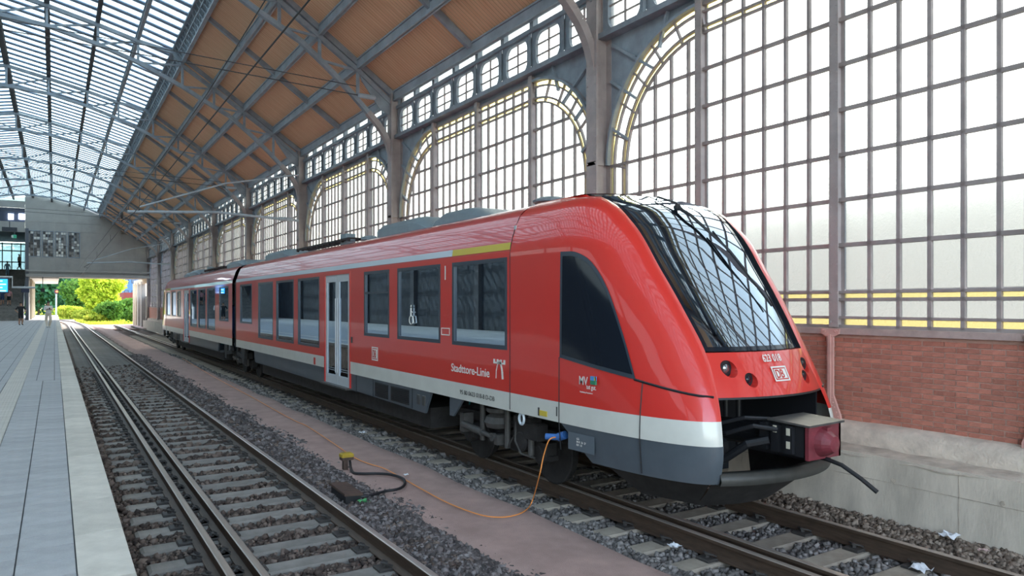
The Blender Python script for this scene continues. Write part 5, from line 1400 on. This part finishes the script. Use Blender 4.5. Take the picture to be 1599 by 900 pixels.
m = MB(); m.lathe([(.13, 0), (.13, -.05), (.04, -.07)], ((q0.x + q1.x) / 2 + .08, yS, (q0.z + q1.z) / 2), 'y', 12); m.build('signal_light', glow('signal_red', (1, .06, .03), 8), sg)

# ---- overhead line
def wire(name, pts, r, label, mat=BLACK, extra=None):
    t = empty(name, pts[0], label, 'overhead wire'); m = MB(); m.tube(pts, r, 6); m.build('wire', mat, t)
    if extra: extra(t)
    return t
def catz(y): return 5.55 + .18 * ((y - 31) / 28) ** 2
def ins_wire(t):
    for y in (24, 38, 52):
        m = MB(); m.tube([(2.03 + y * .004, y, 5.27), (2.03 + y * .004, y, catz(y))], .006, 5); m.build('dropper', BLACK, t)
    m = MB(); m.lathe([(.012, 0), (.05, .05), (.05, .2), (.012, .25)], (2.12, 30.5, 5.55), 'z', 8); m.build('feeder_clamp', BLACK, t)
wire('contact_wire', [(2.0, -14, 5.26), (2.05, 10, 5.26), (2.14, 30, 5.25), (2.22, 60, 5.22), (2.2, 86, 5.15), (2.0, 120, 5.1)], .010, 'thick black contact wire strung along above the empty track')
wire('catenary_wire', [(2.0, y, catz(min(y, 60)) + (.25 if y < 12 else 0)) for y in (-14, 4, 12, 20, 30, 40, 50, 60, 75, 86)], .007, 'thin black catenary wire above the contact wire, with droppers', BLACK, ins_wire)
for i, (yy, zz) in enumerate(((Y0 + BAY * 2, ZC + 6.15), (Y0 + BAY * 4, ZC + 6.1), (Y0 + BAY * 6, ZC + 6.1))):
    def ins(t, yy=yy, zz=zz):
        m = MB(); m.lathe([(.03, 0), (.07, .03), (.07, .50), (.03, .54)], (7.35, yy - .1, zz - .16), 'x', 12); m.build('insulator', STEEL_L, t)
        m = MB(); m.tube([(7.3, yy - .1, zz + .09), (2, yy - .1, zz + .22), (-8, yy - .1, zz + .35)], .011, 6); m.build('upper_wire', STEEL_D, t)
    wire('span_wire', [(7.4, yy - .1, zz - .16), (2, yy - .1, zz - .02), (-8, yy - .1, zz + .15)], .013, 'pair of grey span wires crossing the hall at the %s roof truss' % ['second', 'fourth', 'sixth'][i], STEEL_D, ins)
# steel arm holding the contact wire, from the pillar at the left of the second arch
def arm(y, label):
    t = empty('wire_bracket', (8.3, y, ZC + 3), label, 'wire bracket')
    m = MB(); m.tube([(8.3, y, ZC + 3.35), (5.2, y, ZC + 3.48), (2.2, y, ZC + 3.3)], .05, 8); m.build('tube_arm', STEEL_L, t)
    m = MB(); m.tube([(8.3, y, ZC + 5.2), (5.5, y, ZC + 4.6), (2.6, y, ZC + 3.5)], .03, 8); m.build('stay', STEEL_L, t)
    m = MB(); m.lathe([(.03, 0), (.08, .04), (.08, .55), (.03, .6)], (7.5, y, ZC + 3.38), 'x', 10); m.build('insulator', STEEL_L, t)
    m = MB(); m.tube([(2.6, y, ZC + 3.4), (2.0, y, ZC + 2.95), (2.25, y, 5.28)], .02, 6); m.build('steady_arm', STEEL_D, t)
arm(Y0 + BAY * 3 - .3, 'long steel tube bracket reaching from the third pillar towards the overhead wire')
arm(Y0 + BAY * 7, 'far steel tube bracket carrying the overhead wire near the gallery')

# ---- trackside objects
c = ground(540, 737, -.15)
mp = empty('magnet_post', c, 'small trackside post with a yellow cap beside the sand path', 'trackside post')
m = MB(); m.box(c.x - .045, c.x + .02, c.y - .04, c.y + .04, -.25, .04); m.box(c.x - .075, c.x + .10, c.y - .07, c.y + .07, .03, .075); m.build('post_stem', DARKBR, mp)
m = MB(); m.bbox(c.x - .08, c.x + .10, c.y - .075, c.y + .075, .075, .135, .02); m.build('yellow_cap', paint('cap_yellow', (.52, .36, .03), .6, var=.35), mp)
c2 = ground(533, 781, -.14)
mg = empty('track_magnet', c2, 'rusty brown track magnet box lying beside the rail', 'track magnet')
m = MB(); M2 = [(-.14, -.16), (.10, -.20), (.14, .22), (-.10, .26)]
x, y = c2.x + .07, c2.y + .03
m.box(x - .10, x + .10, y - .28, y + .28, -.16, -.02); m.build('magnet_body', BLACK, mg)
m = MB(); m.add([(x - .12, y - .30, .0), (x + .12, y - .30, -.02), (x + .12, y + .30, .0), (x - .12, y + .30, .02), (x - .12, y - .30, -.03), (x + .12, y - .30, -.05), (x + .12, y + .30, -.03), (x - .12, y + .30, -.01)], [(0, 1, 2, 3), (7, 6, 5, 4), (0, 4, 5, 1), (1, 5, 6, 2), (2, 6, 7, 3), (3, 7, 4, 0)]); m.build('rusty_lid', DARKBR, mg)
pts = [(x + .05, y - .2, -.08)] + [tuple(ground(px, py, -.085)) for px, py in ((575, 775), (600, 768), (622, 764), (632, 757), (629, 748), (612, 742), (590, 740), (565, 740), (550, 737))] + [(c.x + .06, c.y, .03)]
m = MB(); m.tube(resample(pts, 50), .020, 8); tag(m.build('rubber_hose', BLACK), 'black rubber hose looped from the track magnet to the yellow-capped post', 'hose')
# orange supply cable
pl = on_wall(872, 683, XL + .05)
pts = [tuple(pl)] + [tuple(on_wall(858, 687, XL - .08)), tuple(on_wall(849, 712, XL - .12)), tuple(on_wall(843, 740, XL - .18))] + [tuple(ground(px, py, -.095)) for px, py in ((831, 783), (820, 798), (800, 806), (775, 808), (745, 803), (700, 786), (660, 765), (630, 748), (600, 732), (575, 724), (552, 714), (520, 692), (480, 666), (462, 658), (430, 641), (400, 624), (370, 608), (340, 592), (310, 575), (285, 560))]
pts = [(x, y, max(z, -.095)) for x, y, z in pts]
oc = empty('supply_cable', pts[6], 'thin orange supply cable running from the train along the sand path', 'cable')
m = MB(); m.tube(resample(pts, 160), .0075, 7); m.build('cable', ORANGE, oc)
m = MB(); m.cyl(tuple(pl), (pl.x - .10, pl.y + .12, pl.z + .0), .038, 12); m.cyl((pl.x, pl.y, pl.z), (pl.x + .03, pl.y - .1, pl.z + .04), .05, 12); m.build('plug', paint('plug_blue', (.04, .14, .40), .5), oc)
# litter
def crumple(name, px, py, z, s, label, mat=PAPER, seed=0):
    r = random.Random(seed); c = ground(px, py, z); m = MB(); n = 5
    rows = [[(c.x + (i / (n - 1) - .5) * s + r.uniform(-.2, .2) * s * .4, c.y + (k / (n - 1) - .5) * s + r.uniform(-.2, .2) * s * .4, z + r.uniform(0, .35) * s + .01) for i in range(n)] for k in range(n)]
    m.grid(rows); o = m.build(name, mat)
    sm = o.modifiers.new('thickness', 'SOLIDIFY'); sm.thickness = .003
    tag(o, label, 'litter', 'scraps of litter on the ballast')
crumple('paper_scrap', 1053, 856, -.12, .10, 'crumpled white paper between two sleeper ends, outside the near rail', seed=1)
crumple('paper_scrap', 1438, 893, -.17, .16, 'torn white paper scrap lying between the rails in front of the train', seed=2)
crumple('paper_scrap', 1481, 842, -.10, .16, 'flat grey paper scrap at the foot of the concrete plinth', seed=3)
crumple('paper_scrap', 1536, 862, -.10, .08, 'small pinkish scrap among the stones by the plinth', paint('paper_pink', (.62, .45, .42), .9), 4)
crumple('plastic_scrap', 568, 786, -.12, .13, 'crumpled green plastic scrap beside the track magnet', paint('plastic_green', (.10, .42, .16), .5), 5)
crumple('paper_scrap', 566, 678, -.12, .12, 'small white scrap on the stones beside the train door', seed=6)
crumple('paper_scrap', 634, 743, -.11, .06, 'tiny white scrap beside the orange cable', seed=8)

# ================================================================== PEOPLE
def person(y, px, py_foot, z, height, colours, label, face=0.0, pose='stand', arms='down'):
    f = across(px, py_foot, y); base = Vector((f.x, y, z))
    root = empty('person', base, label, 'person', 'people waiting and walking')
    h = height / 1.75
    J = {'pel': (0, 0, .95), 'wst': (0, .0, 1.10), 'ch': (0, .01, 1.32), 'nk': (0, 0, 1.48), 'hb': (0, -.01, 1.56), 'hd': (0, -.02, 1.66), 'ht': (0, -.01, 1.73)}
    E = [('pel', 'wst'), ('wst', 'ch'), ('ch', 'nk'), ('nk', 'hb'), ('hb', 'hd'), ('hd', 'ht')]
    R = {'pel': .155, 'wst': .145, 'ch': .165, 'nk': .06, 'hb': .075, 'hd': .10, 'ht': .06}
    for s, n in ((-1, 'l'), (1, 'r')):
        st_ = .10 if pose == 'walk' else 0
        J.update({'hp' + n: (s * .09, 0, .90), 'kn' + n: (s * .10, -st_ * s * 1.2 - .02, .50), 'an' + n: (s * .10, st_ * s * 1.8 + (.02), .09), 'to' + n: (s * .11, st_ * s * 1.8 - .15, .04),
                  'sh' + n: (s * .19, 0, 1.41)})
        if arms == 'phone': J.update({'el' + n: (s * .24, -.03, 1.14), 'wr' + n: (s * .10, -.24, 1.22), 'hn' + n: (s * .05, -.30, 1.26)})
        elif arms == 'hips': J.update({'el' + n: (s * .36, .06, 1.16), 'wr' + n: (s * .24, -.06, 1.0), 'hn' + n: (s * .19, -.08, .98)})
        else: J.update({'el' + n: (s * .26, .03, 1.13), 'wr' + n: (s * .27, -.03, .88), 'hn' + n: (s * .26, -.05, .79)})
        E += [('pel', 'hp' + n), ('hp' + n, 'kn' + n), ('kn' + n, 'an' + n), ('an' + n, 'to' + n), ('ch', 'sh' + n), ('sh' + n, 'el' + n), ('el' + n, 'wr' + n), ('wr' + n, 'hn' + n)]
        lg = colours.get('leg', 1.0)
        R.update({'hp' + n: .105 * lg, 'kn' + n: .07 * lg, 'an' + n: .05 * (lg if lg > 1.05 else 1), 'to' + n: .04, 'sh' + n: .075, 'el' + n: .05, 'wr' + n: .038, 'hn' + n: .042})
    names = list(J); me = bpy.data.meshes.new('body')
    me.from_pydata([tuple(Vector(J[n]) * h) for n in names], [(names.index(a), names.index(b)) for a, b in E], [])
    o = bpy.data.objects.new('body', me); COL.objects.link(o)
    sk = o.modifiers.new('skin', 'SKIN'); sv = me.skin_vertices[0].data
    for i, n in enumerate(names):
        sv[i].radius = (R[n] * h, R[n] * h * (.72 if n in ('pel', 'wst', 'ch') else 1)); sv[i].use_root = (n == 'pel')
    sub = o.modifiers.new('smooth', 'SUBSURF'); sub.levels = 2; sub.render_levels = 2
    d_ = bpy.context.evaluated_depsgraph_get(); nm = bpy.data.meshes.new_from_object(o.evaluated_get(d_)); bpy.data.objects.remove(o)
    for c_ in ('skin', 'top', 'bottom', 'shoes', 'hair'): nm.materials.append(colours[c_])
    idx = []
    for p_ in nm.polygons:
        c_ = p_.center / h; k = 0
        ax = abs(c_.x)
        if c_.z > 1.50: k = 4 if (c_.z > 1.66 or (c_.y > .03 and c_.z > 1.56)) else 0
        elif ax > .20 or (arms == 'phone' and c_.y < -.12 and c_.z > 1.0): k = 1 if c_.z > colours.get('sleeve', 1.0) and not (arms == 'phone' and c_.y < -.2) else 0
        elif c_.z > .98: k = 1 if c_.z < 1.46 else 0
        elif c_.z > colours.get('hem', .12): k = 2
        elif c_.z < .10: k = 3
        idx.append(k)
    nm.polygons.foreach_set('material_index', idx); nm.polygons.foreach_set('use_smooth', [True] * len(idx))
    b = bpy.data.objects.new('body', nm); COL.objects.link(b); b.parent = root
    m = MB()                                               # hair and facial features
    m.lathe([(.098 * h, 0), (.104 * h, .05 * h), (.08 * h, .095 * h), (.02 * h, .115 * h)], (0, .012 * h, 1.655 * h), 'z', 14)
    hr = m.mesh('hair', colours['hair'], smooth=True); ho = bpy.data.objects.new('hair', hr); COL.objects.link(ho); ho.parent = root
    m = MB(); m.add([(-.012, -.115, 1.625), (.012, -.115, 1.625), (0, -.135, 1.63), (0, -.11, 1.67)], [(0, 1, 2), (0, 2, 3), (2, 1, 3)])
    for s in (-1, 1): m.lathe([(.012, 0), (.012, -.006), (.004, -.008)], (s * .035, -.105, 1.665), 'y', 8)
    for v in range(len(m.v)): m.v[v] = tuple(c_ * h for c_ in m.v[v])
    fm = m.mesh('face', colours['skin']); fo = bpy.data.objects.new('face', fm); COL.objects.link(fo); fo.parent = root
    root.rotation_euler.z = face
    return root
cloth = lambda n, c: paint('cloth_' + n, c, .85)
SKIN = paint('skin', (.42, .24, .16), .6); HAIR = paint('hair_dark', (.02, .017, .015), .6); SHOE = paint('shoe_dark', (.02, .02, .02), .6); SHOE_W = paint('shoe_pale', (.6, .6, .58), .6)
WH = cloth('white', (.80, .76, .74)); CR = cloth('cream', (.70, .62, .52)); BK = cloth('black', (.015, .017, .02)); NV = cloth('navy', (.03, .05, .12)); PK = cloth('rose', (.50, .24, .24)); LB = cloth('light_blue', (.28, .45, .58)); TN = cloth('tan', (.45, .32, .26))
pb_ = person(58.2, 75.5, 512, PZ, 1.77, dict(skin=SKIN, top=WH, bottom=CR, shoes=SHOE_W, hair=HAIR, sleeve=.9, hem=.10, leg=1.25), 'person in white shirt and loose cream trousers looking at a phone', .2, 'walk', 'phone')
m = MB(); m.box(-.035, .035, -.345, -.33, 1.22, 1.36); m.v = [(x * 1.01, y, z) for x, y, z in m.v]
ph = m.mesh('phone', BLACK); po = bpy.data.objects.new('phone', ph); COL.objects.link(po); po.location = pb_.location; po.rotation_euler.z = .2
tag(po, 'small dark phone held by the person in white', 'phone')
person(65.5, 32.5, 508.5, PZ, 1.72, dict(skin=SKIN, top=BK, bottom=BK, shoes=SHOE, hair=HAIR, sleeve=1.2, hem=.52), 'person in black shirt and black shorts standing on the platform', .4, 'stand', 'hips')
def step_z(y): return PZ + (zl - PZ) * min(n, max(0, math.floor((y - 84.0) / ((YG + 9.5 - 84.0) / n)) + 1)) / n
n = 30
for (px, py, cl, lab, fc) in ((14, 479, dict(skin=SKIN, top=PK, bottom=BK, shoes=SHOE, hair=HAIR, sleeve=1.2, hem=.55), 'person in rose top and black shorts walking on the stairs', 3.0),
                              (3.5, 477, dict(skin=SKIN, top=NV, bottom=NV, shoes=SHOE, hair=HAIR, sleeve=1.2, hem=.6), 'person in navy clothes on the stairs at the left edge', 3.1),
                              (11.5, 433, dict(skin=SKIN, top=LB, bottom=LB, shoes=SHOE, hair=HAIR, sleeve=1.1, hem=.2), 'person in light blue clothes high on the stairs', 3.1),
                              (30, 418, dict(skin=SKIN, top=TN, bottom=BK, shoes=SHOE, hair=HAIR, sleeve=1.2, hem=.2), 'person in tan top standing at the head of the stairs', 2.0)):
    best = min(np.arange(84.2, YG + 11, .1), key=lambda yy: abs(across(px, py, yy).z - step_z(yy)))
    person(float(best), px, py, step_z(best), 1.68, cl, lab, fc, 'walk')

# ================================================================== OUTSIDE
def leaves(name, mat, blobs, nleaf, size, parent=None, seed=1):
    r = np.random.default_rng(seed); P = []
    wts = np.array([b[3] * b[4] * b[5] for b in blobs]) ** .67; wts /= wts.sum()
    for b, w in zip(blobs, wts):
        k = max(20, int(nleaf * w)); d = r.normal(size=(k, 3)); d /= np.linalg.norm(d, axis=1)[:, None]
        rad = r.uniform(.55, 1.06, (k, 1)) ; P.append(np.array(b[:3]) + d * rad * np.array(b[3:6]))
    P = np.concatenate(P); k = len(P)
    a = r.normal(size=(k, 3)); a /= np.linalg.norm(a, axis=1)[:, None]; c = np.cross(a, r.normal(size=(k, 3))); c /= np.linalg.norm(c, axis=1)[:, None]
    s = size * r.uniform(.6, 1.4, (k, 1))
    V = np.stack([P - a * s, P + c * s * .6, P + a * s, P - c * s * .6], 1).reshape(-1, 3)
    off = np.array(BASE.get(parent.name, (0, 0, 0))) if parent else 0
    me = bpy.data.meshes.new(name); me.from_pydata((V - off).tolist(), [], [(4 * i, 4 * i + 1, 4 * i + 2, 4 * i + 3) for i in range(k)]); me.materials.append(mat)
    o = bpy.data.objects.new(name, me); COL.objects.link(o)
    if parent: o.parent = parent
    return o
def tree(px, py, y, rx, h, mat, label, seed, nleaf=4500, size=.30, kind='tree', zb_=-.2):
    c = across(px, py, y); t = empty(kind, (c.x, y, zb_), label, 'tree' if kind == 'tree' else 'bush', 'trees and bushes beyond the hall')
    r = random.Random(seed); bl = []
    for k in range(9):
        a = r.uniform(0, 6.28); d = r.uniform(.2, .65) * rx; z = r.uniform(.30, .82) * h
        bl.append((c.x + d * math.cos(a), y + d * math.sin(a), zb_ + z, rx * r.uniform(.35, .55), rx * r.uniform(.35, .55), h * r.uniform(.16, .26)))
    bl.append((c.x, y, zb_ + h * .55, rx * .75, rx * .75, h * .36)); bl.append((c.x, y, zb_ + h * .22, rx * .6, rx * .6, h * .2))
    leaves('foliage', mat, bl, nleaf, size, t, seed)
    m = MB(); m.tube([(c.x, y, zb_), (c.x + .1, y, zb_ + h * .4), (c.x - .1, y + .1, zb_ + h * .75)], [.22, .15, .05], 8); m.build('trunk', BARK, t)
    return t
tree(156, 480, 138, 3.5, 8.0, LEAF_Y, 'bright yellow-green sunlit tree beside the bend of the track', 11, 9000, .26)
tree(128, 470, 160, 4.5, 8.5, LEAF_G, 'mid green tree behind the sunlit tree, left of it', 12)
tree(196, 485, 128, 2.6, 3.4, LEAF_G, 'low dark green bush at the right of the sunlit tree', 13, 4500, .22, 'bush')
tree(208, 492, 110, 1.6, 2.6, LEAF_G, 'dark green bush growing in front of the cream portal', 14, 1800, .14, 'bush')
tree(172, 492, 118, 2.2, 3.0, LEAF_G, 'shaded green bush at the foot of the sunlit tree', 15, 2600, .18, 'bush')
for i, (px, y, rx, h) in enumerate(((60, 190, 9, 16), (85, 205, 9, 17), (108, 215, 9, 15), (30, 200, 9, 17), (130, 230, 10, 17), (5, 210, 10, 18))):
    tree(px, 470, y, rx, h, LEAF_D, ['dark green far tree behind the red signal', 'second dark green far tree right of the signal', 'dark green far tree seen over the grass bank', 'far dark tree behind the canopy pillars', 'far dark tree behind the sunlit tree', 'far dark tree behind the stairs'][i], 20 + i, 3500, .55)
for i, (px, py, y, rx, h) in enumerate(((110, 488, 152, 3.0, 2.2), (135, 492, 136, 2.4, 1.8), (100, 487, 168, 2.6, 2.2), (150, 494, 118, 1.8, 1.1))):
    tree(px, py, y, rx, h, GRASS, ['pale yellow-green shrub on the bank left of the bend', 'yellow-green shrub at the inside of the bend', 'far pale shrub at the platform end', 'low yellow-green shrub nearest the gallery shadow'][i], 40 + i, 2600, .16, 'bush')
r = np.random.default_rng(9); k = 9000                      # grass verge
P = np.stack([r.uniform(2.8, 12, k), r.uniform(103, 150, k), np.full(k, -.3)], 1); P = P[(P[:, 0] > 3.9 + np.array([track_shift(y) for y in P[:, 1]]))]
k = len(P); hgt = r.uniform(.15, .5, k); dx = r.normal(0, .12, (k, 2)); a = r.uniform(0, 6.28, k)
V = np.stack([P + np.stack([np.cos(a), np.sin(a), a * 0], 1) * .05, P - np.stack([np.cos(a), np.sin(a), a * 0], 1) * .05, P + np.concatenate([dx, hgt[:, None]], 1)], 1).reshape(-1, 3)
me = bpy.data.meshes.new('grass_verge'); me.from_pydata(V.tolist(), [], [(3 * i, 3 * i + 1, 3 * i + 2) for i in range(k)]); me.materials.append(GRASS)
o = bpy.data.objects.new('grass_verge', me); COL.objects.link(o); tag(o, 'bright grass verge beside the bending track', 'grass', kind='stuff')
m = MB(); m.box(3.6, 30, 103, 260, -.5, -.31); m.box(-30, 30, 150, 400, -.5, -.31); tag(m.build('verge_ground', GRASS), kind='structure')
# far buildings
def building(px0, px1, py0, y, mat, label, rows_, cols_, zb_=-.3):
    a, b = across(px0, py0, y), across(px1, py0, y)
    t = empty('building', ((a.x + b.x) / 2, y, zb_), label, 'building'); m = MB(); m.box(a.x, b.x, y, y + 12, zb_, a.z); m.build('facade', mat, t)
    for i in range(rows_):
        for j in range(cols_):
            x0 = lerp(a.x, b.x, (j + .2) / cols_); x1 = lerp(a.x, b.x, (j + .8) / cols_); z1 = lerp(a.z, zb_, (i + .25) / rows_); z0 = lerp(a.z, zb_, (i + .75) / rows_)
            m = MB(); m.box(x0, x1, y - .06, y + .05, z0, z1); f_ = m.build('window', STEEL_D, t)
            m = MB(); m.box(x0 + .1, x1 - .1, y - .08, y - .06, z0 + .1, z1 - .1); m.build('pane', paint('far_pane', (.12, .18, .28), .1), f_)
    return t
building(168, 226, 425, 190, BLUEB, 'blue modern building with dark windows beyond the trees', 3, 5)
building(193, 226, 457, 165, paint('red_render', (.30, .06, .05), .8), 'low dark red building in front of the blue one', 1, 4)
# unseen roof slab added outside to darken the lower panes of the glass wall
m = MB(); m.box(14.5, 20, -30, 78, 4.6, 4.9); m.box(17, 17.4, -30, 78, -.3, 4.6); tag(m.build('unseen_shade_slab', STEEL), 'long unseen slab added outside the glass wall to shade its lower panes', 'canopy')
